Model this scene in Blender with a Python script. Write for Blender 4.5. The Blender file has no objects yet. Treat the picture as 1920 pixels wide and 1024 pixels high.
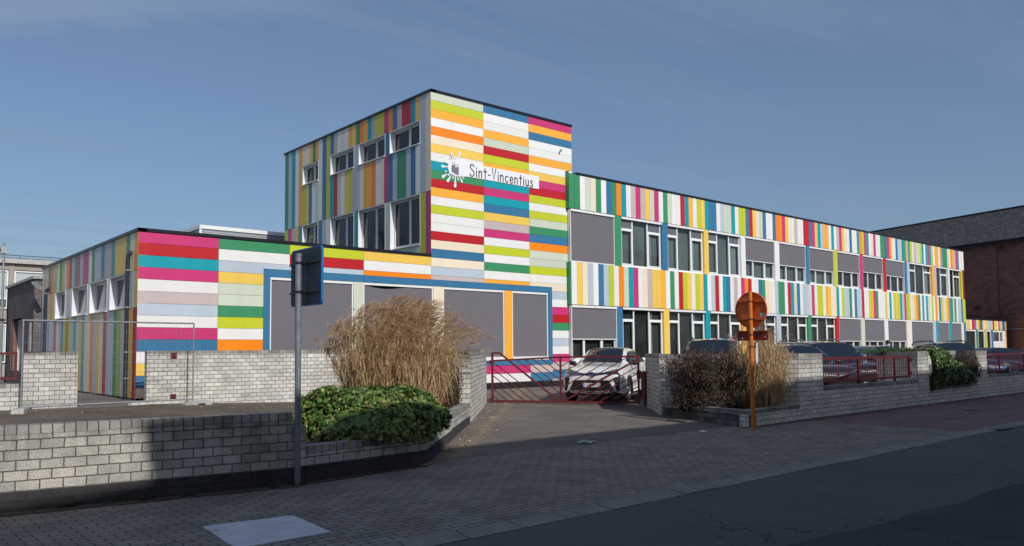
import bpy, bmesh, math, random
from mathutils import Vector, Matrix
random.seed(7)
R = math.radians
scn = bpy.context.scene
COL = scn.collection

# ------------------------------------------------------------------ materials
def lin(c):
    c = c / 255.0
    return c / 12.92 if c <= 0.04045 else ((c + 0.055) / 1.055) ** 2.4
def srgb(r, g, b, k=1.0):
    return (lin(r) * k, lin(g) * k, lin(b) * k)

def new_mat(name):
    m = bpy.data.materials.new(name); m.use_nodes = True
    nt = m.node_tree
    b = nt.nodes['Principled BSDF']
    return m, nt, b

def set_in(b, **kw):
    for k, v in kw.items():
        k = k.replace('_', ' ')
        if k in b.inputs:
            b.inputs[k].default_value = v

def simple(name, col, rough=0.6, metal=0.0, spec=0.4, var=0.08, scale=6.0, bump=0.0, bscale=60.0, coat=0.0):
    m, nt, b = new_mat(name)
    n = nt.nodes; l = nt.links
    tc = n.new('ShaderNodeTexCoord')
    nz = n.new('ShaderNodeTexNoise'); nz.inputs['Scale'].default_value = scale; nz.inputs['Detail'].default_value = 6
    l.new(tc.outputs['Object'], nz.inputs['Vector'])
    mr = n.new('ShaderNodeMapRange'); mr.inputs[1].default_value = 0.3; mr.inputs[2].default_value = 0.7
    mr.inputs[3].default_value = 1 - var; mr.inputs[4].default_value = 1 + var
    l.new(nz.outputs[0], mr.inputs[0])
    mx = n.new('ShaderNodeVectorMath'); mx.operation = 'SCALE'
    mx.inputs[0].default_value = col[:3]
    l.new(mr.outputs[0], mx.inputs['Scale'])
    l.new(mx.outputs[0], b.inputs['Base Color'])
    set_in(b, Roughness=rough, Metallic=metal)
    b.inputs['Specular IOR Level'].default_value = spec
    if coat: b.inputs['Coat Weight'].default_value = coat; b.inputs['Coat Roughness'].default_value = 0.04
    if bump:
        n2 = n.new('ShaderNodeTexNoise'); n2.inputs['Scale'].default_value = bscale; n2.inputs['Detail'].default_value = 4
        l.new(tc.outputs['Object'], n2.inputs['Vector'])
        bp = n.new('ShaderNodeBump'); bp.inputs['Strength'].default_value = bump; bp.inputs['Distance'].default_value = 0.01
        l.new(n2.outputs[0], bp.inputs['Height']); l.new(bp.outputs[0], b.inputs['Normal'])
    return m

M = {}
def panel_mat(name, col):
    m, nt, b = new_mat(name); n = nt.nodes; l = nt.links
    tc = n.new('ShaderNodeTexCoord'); g = n.new('ShaderNodeNewGeometry')
    mp = n.new('ShaderNodeMapping'); mp.inputs['Scale'].default_value = (1.1, 1.1, 0.6); l.new(tc.outputs['Object'], mp.inputs['Vector'])
    nz = n.new('ShaderNodeTexNoise'); nz.inputs['Scale'].default_value = 1.6; nz.inputs['Detail'].default_value = 7; nz.inputs['Roughness'].default_value = 0.7; l.new(mp.outputs[0], nz.inputs['Vector'])
    mr = n.new('ShaderNodeMapRange'); mr.inputs[1].default_value = 0.25; mr.inputs[2].default_value = 0.65; mr.inputs[3].default_value = 0.93; mr.inputs[4].default_value = 1.02; l.new(nz.outputs[0], mr.inputs[0])
    mi = n.new('ShaderNodeMapRange'); mi.inputs[3].default_value = 0.955; mi.inputs[4].default_value = 1.03; l.new(g.outputs['Random Per Island'], mi.inputs[0])
    mu = n.new('ShaderNodeMath'); mu.operation = 'MULTIPLY'; l.new(mr.outputs[0], mu.inputs[0]); l.new(mi.outputs[0], mu.inputs[1])
    vs = n.new('ShaderNodeVectorMath'); vs.operation = 'SCALE'; vs.inputs[0].default_value = col; l.new(mu.outputs[0], vs.inputs['Scale']); l.new(vs.outputs[0], b.inputs['Base Color'])
    mr2 = n.new('ShaderNodeMapRange'); mr2.inputs[3].default_value = 0.28; mr2.inputs[4].default_value = 0.5; l.new(nz.outputs[0], mr2.inputs[0]); l.new(mr2.outputs[0], b.inputs['Roughness'])
    b.inputs['Specular IOR Level'].default_value = 0.5
    return m
PAL = dict(W=(236, 236, 232), S=(206, 215, 194), C=(240, 226, 200), L=(198, 206, 45), Y=(243, 202, 90),
           A=(252, 178, 60), O=(251, 139, 20), R=(190, 30, 38), M=(204, 56, 117), T=(14, 156, 170),
           G=(62, 144, 98), B=(58, 118, 158), U=(186, 200, 211), P=(200, 184, 181))
CI = 'WSCLYAORMTGBUP'
for k, v in PAL.items():
    M['pl' + k] = panel_mat('panel_' + k, srgb(*v, k=0.95))
PLM = [M['pl' + k] for k in CI]

def brick_mat(name, bw, bh, mortar, c1, c2, cm, plinth=0.0, dirt=0.5, bump=0.5, uv=True, dark=(0.055, 0.055, 0.06), speck=0.3, offs=0.5, wave=False, scalevec=None, rough=0.9, topstain=0.0):
    m, nt, b = new_mat(name)
    n = nt.nodes; l = nt.links
    tc = n.new('ShaderNodeTexCoord')
    src = tc.outputs['UV' if uv else 'Object']
    # slight irregularity of the joints
    nz0 = n.new('ShaderNodeTexNoise'); nz0.inputs['Scale'].default_value = 9.0; nz0.inputs['Detail'].default_value = 2
    l.new(src, nz0.inputs['Vector'])
    sub = n.new('ShaderNodeVectorMath'); sub.operation = 'SUBTRACT'; sub.inputs[1].default_value = (0.5, 0.5, 0.5)
    l.new(nz0.outputs['Color'], sub.inputs[0])
    sc = n.new('ShaderNodeVectorMath'); sc.operation = 'SCALE'; sc.inputs['Scale'].default_value = 0.012 * min(bh / 0.1, 1.2)
    l.new(sub.outputs[0], sc.inputs[0])
    ad = n.new('ShaderNodeVectorMath'); ad.operation = 'ADD'
    l.new(src, ad.inputs[0]); l.new(sc.outputs[0], ad.inputs[1])
    bt = n.new('ShaderNodeTexBrick'); bt.offset = offs
    bt.inputs['Scale'].default_value = 1.0; bt.inputs['Brick Width'].default_value = bw
    bt.inputs['Row Height'].default_value = bh; bt.inputs['Mortar Size'].default_value = mortar
    bt.inputs['Mortar Smooth'].default_value = 0.25; bt.inputs['Bias'].default_value = 0.0
    bt.inputs['Color1'].default_value = (*c1, 1); bt.inputs['Color2'].default_value = (*c2, 1); bt.inputs['Mortar'].default_value = (*cm, 1)
    l.new(ad.outputs[0], bt.inputs['Vector'])
    # large weather stains
    nz = n.new('ShaderNodeTexNoise'); nz.inputs['Scale'].default_value = 1.3; nz.inputs['Detail'].default_value = 8; nz.inputs['Roughness'].default_value = 0.7
    l.new(src, nz.inputs['Vector'])
    mr = n.new('ShaderNodeMapRange'); mr.inputs[1].default_value = 0.32; mr.inputs[2].default_value = 0.68
    mr.inputs[3].default_value = 1 - dirt; mr.inputs[4].default_value = 1.08
    l.new(nz.outputs[0], mr.inputs[0])
    # grain
    nz2 = n.new('ShaderNodeTexNoise'); nz2.inputs['Scale'].default_value = 85.0; nz2.inputs['Detail'].default_value = 3
    l.new(src, nz2.inputs['Vector'])
    mr2 = n.new('ShaderNodeMapRange'); mr2.inputs[1].default_value = 0.35; mr2.inputs[2].default_value = 0.62
    mr2.inputs[3].default_value = 1 - speck; mr2.inputs[4].default_value = 1.06
    l.new(nz2.outputs[0], mr2.inputs[0])
    mul = n.new('ShaderNodeMath'); mul.operation = 'MULTIPLY'
    l.new(mr.outputs[0], mul.inputs[0]); l.new(mr2.outputs[0], mul.inputs[1])
    fac = mul.outputs[0]
    col = bt.outputs['Color']
    if plinth:
        sx = n.new('ShaderNodeSeparateXYZ'); l.new(ad.outputs[0], sx.inputs[0])
        lt = n.new('ShaderNodeMath'); lt.operation = 'LESS_THAN'; lt.inputs[1].default_value = plinth
        l.new(sx.outputs[1], lt.inputs[0])
        mxp = n.new('ShaderNodeMix'); mxp.data_type = 'RGBA'
        l.new(lt.outputs[0], mxp.inputs[0])
        bt2 = n.new('ShaderNodeTexBrick'); bt2.offset = 0.5
        bt2.inputs['Scale'].default_value = 1.0; bt2.inputs['Brick Width'].default_value = 0.21
        bt2.inputs['Row Height'].default_value = 0.068; bt2.inputs['Mortar Size'].default_value = 0.005
        bt2.inputs['Color1'].default_value = (*dark, 1); bt2.inputs['Color2'].default_value = (dark[0] * 1.5, dark[1] * 1.4, dark[2] * 1.4, 1); bt2.inputs['Mortar'].default_value = (0.09, 0.085, 0.075, 1)
        l.new(ad.outputs[0], bt2.inputs['Vector'])
        l.new(col, mxp.inputs[6]); l.new(bt2.outputs['Color'], mxp.inputs[7])
        col = mxp.outputs[2]
    if topstain:
        sx2 = n.new('ShaderNodeSeparateXYZ'); l.new(src, sx2.inputs[0])
        mp = n.new('ShaderNodeMapping'); mp.inputs['Scale'].default_value = (9.0, 0.8, 1.0); l.new(src, mp.inputs['Vector'])
        nz3 = n.new('ShaderNodeTexNoise'); nz3.inputs['Scale'].default_value = 1.0; nz3.inputs['Detail'].default_value = 6
        l.new(mp.outputs[0], nz3.inputs['Vector'])
        m1 = n.new('ShaderNodeMath'); m1.operation = 'MULTIPLY_ADD'; m1.inputs[1].default_value = 0.9; l.new(nz3.outputs[0], m1.inputs[0]); l.new(sx2.outputs[1], m1.inputs[2])
        mr3 = n.new('ShaderNodeMapRange'); mr3.inputs[1].default_value = topstain; mr3.inputs[2].default_value = topstain + 0.38
        mr3.inputs[3].default_value = 1.0; mr3.inputs[4].default_value = 0.5
        l.new(m1.outputs[0], mr3.inputs[0])
        mu3 = n.new('ShaderNodeMath'); mu3.operation = 'MULTIPLY'; l.new(fac, mu3.inputs[0]); l.new(mr3.outputs[0], mu3.inputs[1]); fac = mu3.outputs[0]
    vs = n.new('ShaderNodeVectorMath'); vs.operation = 'SCALE'
    l.new(col, vs.inputs[0]); l.new(fac, vs.inputs['Scale'])
    l.new(vs.outputs[0], b.inputs['Base Color'])
    set_in(b, Roughness=rough); b.inputs['Specular IOR Level'].default_value = 0.25
    inv = n.new('ShaderNodeMath'); inv.operation = 'MULTIPLY_ADD'; inv.inputs[1].default_value = -1.0
    l.new(bt.outputs['Fac'], inv.inputs[0])
    g2 = n.new('ShaderNodeMath'); g2.operation = 'MULTIPLY'; g2.inputs[1].default_value = 0.45
    l.new(nz2.outputs[0], g2.inputs[0]); l.new(g2.outputs[0], inv.inputs[2])
    bp = n.new('ShaderNodeBump'); bp.inputs['Strength'].default_value = bump; bp.inputs['Distance'].default_value = 0.012
    l.new(inv.outputs[0], bp.inputs['Height']); l.new(bp.outputs[0], b.inputs['Normal'])
    return m

WC1, WC2, WCM = (0.80, 0.775, 0.70), (0.57, 0.55, 0.50), (0.15, 0.14, 0.122)
M['block'] = brick_mat('white_block_masonry', 0.21, 0.1025, 0.007, (0.78, 0.74, 0.65), (0.54, 0.515, 0.46), (0.19, 0.175, 0.15), plinth=0.20, dirt=0.55, topstain=1.0, speck=0.45, bump=0.8)
M['block_low'] = brick_mat('white_block_masonry_low', 0.21, 0.1025, 0.007, WC1, WC2, WCM, plinth=0.20, dirt=0.5, topstain=0.82)
M['block_np'] = brick_mat('white_block_masonry_plain', 0.21, 0.1025, 0.007, WC1, WC2, WCM, dirt=0.32, topstain=1.65)
M['block_street'] = brick_mat('white_block_masonry_street', 0.21, 0.1025, 0.007, (0.86, 0.845, 0.78), (0.66, 0.645, 0.60), (0.17, 0.16, 0.145), dirt=0.22, topstain=1.35, speck=0.2)
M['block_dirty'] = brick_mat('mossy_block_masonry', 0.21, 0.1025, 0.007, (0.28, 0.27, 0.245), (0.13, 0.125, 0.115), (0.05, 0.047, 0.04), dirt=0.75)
M['coping'] = brick_mat('block_coping', 0.105, 0.6, 0.007, (0.52, 0.50, 0.45), (0.33, 0.315, 0.285), (0.12, 0.112, 0.1), dirt=0.55, offs=0.0)
M['brown_brick'] = brick_mat('dark_brown_brick', 0.21, 0.065, 0.008, (0.10, 0.078, 0.08), (0.18, 0.145, 0.14), (0.27, 0.255, 0.25), dirt=0.3, bump=0.3)
M['red_brick'] = brick_mat('red_brick', 0.21, 0.065, 0.008, (0.30, 0.12, 0.075), (0.22, 0.085, 0.055), (0.3, 0.27, 0.25), dirt=0.25)
M['hall_brick'] = brick_mat('old_red_brick', 0.42, 0.14, 0.012, (0.36, 0.14, 0.11), (0.23, 0.10, 0.085), (0.24, 0.17, 0.15), dirt=0.35, bump=0.3)
M['house_brick'] = brick_mat('house_brick', 0.21, 0.065, 0.008, (0.45, 0.40, 0.34), (0.38, 0.33, 0.28), (0.4, 0.38, 0.35), dirt=0.3, bump=0.3)
M['slate'] = brick_mat('slate_roof', 0.45, 0.32, 0.02, (0.105, 0.105, 0.10), (0.05, 0.052, 0.055), (0.016, 0.016, 0.017), dirt=0.3, bump=1.0, rough=0.75)

# ground materials -------------------------------------------------
def ground_mat(name, c1, c2, scale, fine=220.0, patch=None, rough=0.9, bump=0.25, cracks=0.0):
    m, nt, b = new_mat(name); n = nt.nodes; l = nt.links
    tc = n.new('ShaderNodeTexCoord'); src = tc.outputs['Object']
    nz = n.new('ShaderNodeTexNoise'); nz.inputs['Scale'].default_value = scale; nz.inputs['Detail'].default_value = 9; nz.inputs['Roughness'].default_value = 0.65
    l.new(src, nz.inputs['Vector'])
    cr = n.new('ShaderNodeValToRGB'); cr.color_ramp.elements[0].position = 0.35; cr.color_ramp.elements[1].position = 0.68
    cr.color_ramp.elements[0].color = (*c1, 1); cr.color_ramp.elements[1].color = (*c2, 1)
    l.new(nz.outputs[0], cr.inputs[0])
    nf = n.new('ShaderNodeTexNoise'); nf.inputs['Scale'].default_value = fine; nf.inputs['Detail'].default_value = 3
    l.new(src, nf.inputs['Vector'])
    mr = n.new('ShaderNodeMapRange'); mr.inputs[1].default_value = 0.3; mr.inputs[2].default_value = 0.7; mr.inputs[3].default_value = 0.72; mr.inputs[4].default_value = 1.3
    l.new(nf.outputs[0], mr.inputs[0])
    vs = n.new('ShaderNodeVectorMath'); vs.operation = 'SCALE'
    l.new(cr.outputs[0], vs.inputs[0]); l.new(mr.outputs[0], vs.inputs['Scale'])
    col = vs.outputs[0]
    if cracks:
        wv = n.new('ShaderNodeTexNoise'); wv.inputs['Scale'].default_value = 1.5; wv.inputs['Detail'].default_value = 5; l.new(src, wv.inputs['Vector'])
        sc = n.new('ShaderNodeVectorMath'); sc.operation = 'SCALE'; sc.inputs['Scale'].default_value = 0.9; l.new(wv.outputs['Color'], sc.inputs[0])
        ad = n.new('ShaderNodeVectorMath'); l.new(src, ad.inputs[0]); l.new(sc.outputs[0], ad.inputs[1])
        vo = n.new('ShaderNodeTexVoronoi'); vo.feature = 'DISTANCE_TO_EDGE'; vo.inputs['Scale'].default_value = 0.85
        l.new(ad.outputs[0], vo.inputs['Vector'])
        lt = n.new('ShaderNodeMapRange'); lt.inputs[1].default_value = 0.001; lt.inputs[2].default_value = 0.009; lt.inputs[3].default_value = 1.0; lt.inputs[4].default_value = 0.0
        l.new(vo.outputs['Distance'], lt.inputs[0])
        nm = n.new('ShaderNodeTexNoise'); nm.inputs['Scale'].default_value = 0.28; l.new(src, nm.inputs['Vector'])
        ms = n.new('ShaderNodeMapRange'); ms.inputs[1].default_value = 0.48; ms.inputs[2].default_value = 0.56; l.new(nm.outputs[0], ms.inputs[0])
        mu = n.new('ShaderNodeMath'); mu.operation = 'MULTIPLY'; l.new(lt.outputs[0], mu.inputs[0]); l.new(ms.outputs[0], mu.inputs[1])
        mu2 = n.new('ShaderNodeMath'); mu2.operation = 'MULTIPLY'; mu2.inputs[1].default_value = cracks; l.new(mu.outputs[0], mu2.inputs[0])
        mx = n.new('ShaderNodeMix'); mx.data_type = 'RGBA'; mx.inputs[7].default_value = (0.012, 0.012, 0.013, 1)
        l.new(mu2.outputs[0], mx.inputs[0]); l.new(col, mx.inputs[6]); col = mx.outputs[2]
    if patch:
        np_ = n.new('ShaderNodeTexNoise'); np_.inputs['Scale'].default_value = patch[1]; np_.inputs['Detail'].default_value = 8; np_.inputs['Roughness'].default_value = 0.75
        l.new(src, np_.inputs['Vector'])
        sx = n.new('ShaderNodeSeparateXYZ'); l.new(src, sx.inputs[0])
        f = patch[2](n, l, sx)
        a = n.new('ShaderNodeMath'); a.operation = 'ADD'; l.new(np_.outputs[0], a.inputs[0]); l.new(f, a.inputs[1])
        ms = n.new('ShaderNodeMapRange'); ms.inputs[1].default_value = 0.60; ms.inputs[2].default_value = 0.72; l.new(a.outputs[0], ms.inputs[0])
        mx = n.new('ShaderNodeMix'); mx.data_type = 'RGBA'; mx.inputs[7].default_value = (*patch[0], 1)
        l.new(ms.outputs[0], mx.inputs[0]); l.new(col, mx.inputs[6]); col = mx.outputs[2]
    l.new(col, b.inputs['Base Color'])
    set_in(b, Roughness=rough); b.inputs['Specular IOR Level'].default_value = 0.3
    bp = n.new('ShaderNodeBump'); bp.inputs['Strength'].default_value = bump; bp.inputs['Distance'].default_value = 0.01
    l.new(nf.outputs[0], bp.inputs['Height']); l.new(bp.outputs[0], b.inputs['Normal'])
    return m

def sx_const(n):
    v = n.new('ShaderNodeValue'); v.outputs[0].default_value = -0.03; return v.outputs[0]
M['asphalt'] = ground_mat('road_asphalt', (0.088, 0.09, 0.092), (0.118, 0.12, 0.122), 0.5, cracks=0.8)
M['asphalt_old'] = ground_mat('old_asphalt', (0.05, 0.052, 0.054), (0.072, 0.074, 0.076), 0.8, cracks=0.9, bump=0.5)
def moss_fn(n, l, sx):
    # moss and litter gather along the flared wall on the left of the driveway (x - y line)
    s = n.new('ShaderNodeMath'); s.operation = 'SUBTRACT'; l.new(sx.outputs[0], s.inputs[0]); l.new(sx.outputs[1], s.inputs[1])
    a = n.new('ShaderNodeMath'); a.operation = 'SUBTRACT'; l.new(s.outputs[0], a.inputs[0]); a.inputs[1].default_value = 4.2
    ab = n.new('ShaderNodeMath'); ab.operation = 'ABSOLUTE'; l.new(a.outputs[0], ab.inputs[0])
    m = n.new('ShaderNodeMapRange'); m.inputs[1].default_value = 0.0; m.inputs[2].default_value = 1.7; m.inputs[3].default_value = 0.16; m.inputs[4].default_value = -0.3
    l.new(ab.outputs[0], m.inputs[0]); return m.outputs[0]
M['drive'] = ground_mat('driveway_asphalt', (0.118, 0.102, 0.088), (0.19, 0.166, 0.145), 0.9, patch=((0.27, 0.215, 0.13), 8.0, moss_fn))
M['dirt'] = ground_mat('bare_soil', (0.07, 0.055, 0.042), (0.13, 0.105, 0.08), 2.0, bump=0.6)
M['yard_soil'] = ground_mat('trodden_soil', (0.085, 0.067, 0.05), (0.15, 0.122, 0.095), 1.1, fine=90, bump=0.5, patch=((0.34, 0.30, 0.24), 9.0, lambda n, l, sx: sx_const(n)))
M['ground'] = ground_mat('open_ground', (0.07, 0.075, 0.05), (0.12, 0.12, 0.08), 0.2)
M['concrete'] = ground_mat('concrete_slab', (0.52, 0.54, 0.55), (0.68, 0.70, 0.71), 2.2, fine=120)
M['gutter'] = ground_mat('gutter_concrete', (0.22, 0.20, 0.18), (0.32, 0.295, 0.27), 2.0)
def paver_mat(name, c1, c2, cm):
    m = brick_mat(name, 0.215, 0.105, 0.007, c1, c2, cm, dirt=0.35, uv=False, speck=0.25, bump=0.6)
    return m
M['paver'] = paver_mat('grey_pavers', (0.37, 0.325, 0.275), (0.275, 0.243, 0.208), (0.075, 0.066, 0.055))
M['paver_red'] = paver_mat('red_pavers', (0.33, 0.20, 0.185), (0.26, 0.17, 0.158), (0.10, 0.075, 0.068))

M['white_pvc'] = simple('white_window_frame', (0.78, 0.79, 0.79), rough=0.3, var=0.02)
M['roof_edge'] = simple('black_roof_trim', (0.012, 0.013, 0.018), rough=0.35, var=0.05)
M['core'] = simple('wall_core', (0.32, 0.32, 0.32), rough=0.9)
M['room'] = simple('dark_room', (0.075, 0.074, 0.068), rough=0.9, var=0.6, scale=0.7)  # backing panel behind the glass; the dim interior is put into its colour
M['room_lit'] = simple('painted_lit_room', (0.25, 0.275, 0.275), rough=0.9, var=0.3, scale=0.5)  # paler backing: daylight inside the upper rooms is put into the colour
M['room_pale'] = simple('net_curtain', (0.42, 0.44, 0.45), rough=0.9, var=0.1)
M['screen'] = simple('grey_sun_screen', (0.148, 0.14, 0.158), rough=0.75, var=0.04, scale=1.2, bump=0.15, bscale=400)
M['screen_in'] = simple('grey_inner_screen', (0.34, 0.31, 0.34), rough=0.8, var=0.05)
M['plinth'] = simple('black_plinth', (0.012, 0.013, 0.015), rough=0.5)
M['pipe'] = simple('anthracite_pipe', (0.03, 0.033, 0.04), rough=0.35)
M['zinc'] = simple('galvanised_steel', (0.33, 0.345, 0.36), rough=0.45, metal=0.55, var=0.2, scale=14)
M['pole_grey'] = simple('grey_pole', (0.21, 0.235, 0.27), rough=0.5, metal=0.3, var=0.2, scale=9)
M['sign_back'] = simple('dark_sign_back', (0.014, 0.03, 0.05), rough=0.45, spec=0.3)
M['sign_blue'] = simple('blue_sign_rim', (0.015, 0.16, 0.42), rough=0.4)
M['orange_pole'] = simple('orange_pole', (0.66, 0.18, 0.018), rough=0.45, var=0.12)
M['orange_sign'] = simple('rusty_orange_sign_back', (0.72, 0.14, 0.02), rough=0.5, var=0.12)
M['dkred_sign'] = simple('dark_red_sign_back', (0.32, 0.04, 0.022), rough=0.5, var=0.15)
M['sticker'] = simple('pale_sticker', (0.55, 0.55, 0.6), rough=0.5, var=0.3, scale=90)
M['clamp'] = simple('dark_clamp', (0.06, 0.06, 0.06), rough=0.5, metal=0.4)
M['red_paint'] = simple('oxide_red_paint', (0.128, 0.018, 0.022), rough=0.45, var=0.2, scale=8)
M['light_conc'] = simple('precast_concrete', (0.42, 0.41, 0.38), rough=0.9, var=0.15, bump=0.3)
M['foot_conc'] = simple('fence_foot_concrete', (0.36, 0.36, 0.35), rough=0.95, var=0.25, bump=0.5, bscale=40)
M['beige'] = simple('beige_render', (0.33, 0.30, 0.255), rough=0.9, var=0.08, scale=1.5)
M['pale_blind'] = simple('pale_green_blind', (0.42, 0.49, 0.47), rough=0.35, var=0.05, scale=0.5)
M['dim_glass'] = simple('dim_green_glass', (0.10, 0.14, 0.11), rough=0.1, var=0.4, scale=1.0)
M['corrug'] = simple('corrugated_metal', (0.42, 0.44, 0.47), rough=0.45, metal=0.3, var=0.05)
M['black'] = simple('black_plastic', (0.014, 0.014, 0.015), rough=0.45)
M['ink'] = simple('black_lettering', (0.018, 0.02, 0.027), rough=0.5)
M['sign_white'] = simple('white_sign', (0.80, 0.80, 0.83), rough=0.4, var=0.02)
M['ink_grey'] = simple('pencil_grey', (0.10, 0.105, 0.13), rough=0.5)
M['paper'] = simple('crumpled_paper', (0.55, 0.62, 0.58), rough=0.9, var=0.3, scale=25)

def glass_mat(name, tint=(0.62, 0.68, 0.68), rough=0.02, ior=1.55, refl=0.95):
    m, nt, b = new_mat(name); n = nt.nodes; l = nt.links
    n.remove(b); out = n['Material Output']
    tr = n.new('ShaderNodeBsdfTransparent'); tr.inputs[0].default_value = (*tint, 1)
    gl = n.new('ShaderNodeBsdfGlossy'); gl.inputs['Roughness'].default_value = rough; gl.inputs[0].default_value = (refl, refl, refl, 1)
    fr = n.new('ShaderNodeFresnel'); fr.inputs['IOR'].default_value = ior
    mx = n.new('ShaderNodeMixShader')
    tc = n.new('ShaderNodeTexCoord'); nz = n.new('ShaderNodeTexNoise'); nz.inputs['Scale'].default_value = 0.8; l.new(tc.outputs['Object'], nz.inputs['Vector'])
    bp = n.new('ShaderNodeBump'); bp.inputs['Strength'].default_value = 0.03; bp.inputs['Distance'].default_value = 0.05; l.new(nz.outputs[0], bp.inputs['Height'])
    l.new(bp.outputs[0], gl.inputs['Normal'])
    l.new(fr.outputs[0], mx.inputs[0]); l.new(tr.outputs[0], mx.inputs[1]); l.new(gl.outputs[0], mx.inputs[2])
    l.new(mx.outputs[0], out.inputs[0])
    return m
M['glass'] = glass_mat('window_glass')
M['car_glass'] = glass_mat('car_glass', tint=(0.34, 0.42, 0.42), refl=0.2)

def leaf_mat(name, cols, rough=0.5, spec=0.4, trans=0.15):
    m, nt, b = new_mat(name); n = nt.nodes; l = nt.links
    g = n.new('ShaderNodeNewGeometry')
    cr = n.new('ShaderNodeValToRGB')
    e = cr.color_ramp.elements
    while len(e) < len(cols): e.new(0.5)
    for i, c in enumerate(cols):
        e[i].position = i / (len(cols) - 1); e[i].color = (*c, 1)
    l.new(g.outputs['Random Per Island'], cr.inputs[0])
    l.new(cr.outputs[0], b.inputs['Base Color'])
    set_in(b, Roughness=rough); b.inputs['Specular IOR Level'].default_value = spec
    if trans:
        out = n['Material Output']
        t = n.new('ShaderNodeBsdfTranslucent'); l.new(cr.outputs[0], t.inputs[0])
        mx = n.new('ShaderNodeMixShader'); mx.inputs[0].default_value = trans
        l.new(b.outputs[0], mx.inputs[1]); l.new(t.outputs[0], mx.inputs[2]); l.new(mx.outputs[0], out.inputs[0])
    return m
M['ivy'] = leaf_mat('ivy_leaf', [(0.035, 0.085, 0.015), (0.08, 0.165, 0.03), (0.14, 0.24, 0.045), (0.23, 0.29, 0.075), (0.24, 0.19, 0.065)], rough=0.36, spec=0.45)
M['ivy_dark'] = leaf_mat('ivy_leaf_dark', [(0.02, 0.05, 0.012), (0.05, 0.105, 0.02), (0.085, 0.15, 0.03), (0.15, 0.19, 0.05)], rough=0.28, spec=0.6)
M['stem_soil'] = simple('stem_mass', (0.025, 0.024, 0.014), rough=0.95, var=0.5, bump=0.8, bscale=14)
M['straw'] = leaf_mat('dry_straw', [(0.34, 0.225, 0.11), (0.56, 0.39, 0.21), (0.70, 0.52, 0.30), (0.42, 0.27, 0.13)], rough=0.6)
M['plume'] = leaf_mat('dry_plume', [(0.50, 0.34, 0.19), (0.64, 0.46, 0.27), (0.56, 0.39, 0.225)], rough=0.8, trans=0.3)
M['dead_leaf'] = leaf_mat('dead_brown_leaf', [(0.03, 0.018, 0.012), (0.07, 0.042, 0.026), (0.14, 0.083, 0.048), (0.045, 0.027, 0.017)], rough=0.6)
M['tan_twig'] = leaf_mat('tan_twig', [(0.12, 0.08, 0.05), (0.24, 0.17, 0.11), (0.17, 0.115, 0.075)], rough=0.7)
M['twig'] = simple('bare_twig', (0.06, 0.04, 0.028), rough=0.9)
M['red_leaf'] = leaf_mat('reddish_leaf', [(0.07, 0.02, 0.014), (0.13, 0.035, 0.022), (0.10, 0.05, 0.03)], rough=0.6)
M['weed'] = leaf_mat('weed_leaf', [(0.03, 0.06, 0.015), (0.06, 0.11, 0.03)], rough=0.5)
M['bark'] = simple('bark', (0.07, 0.058, 0.045), rough=0.95, var=0.3, bump=0.5)

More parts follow.
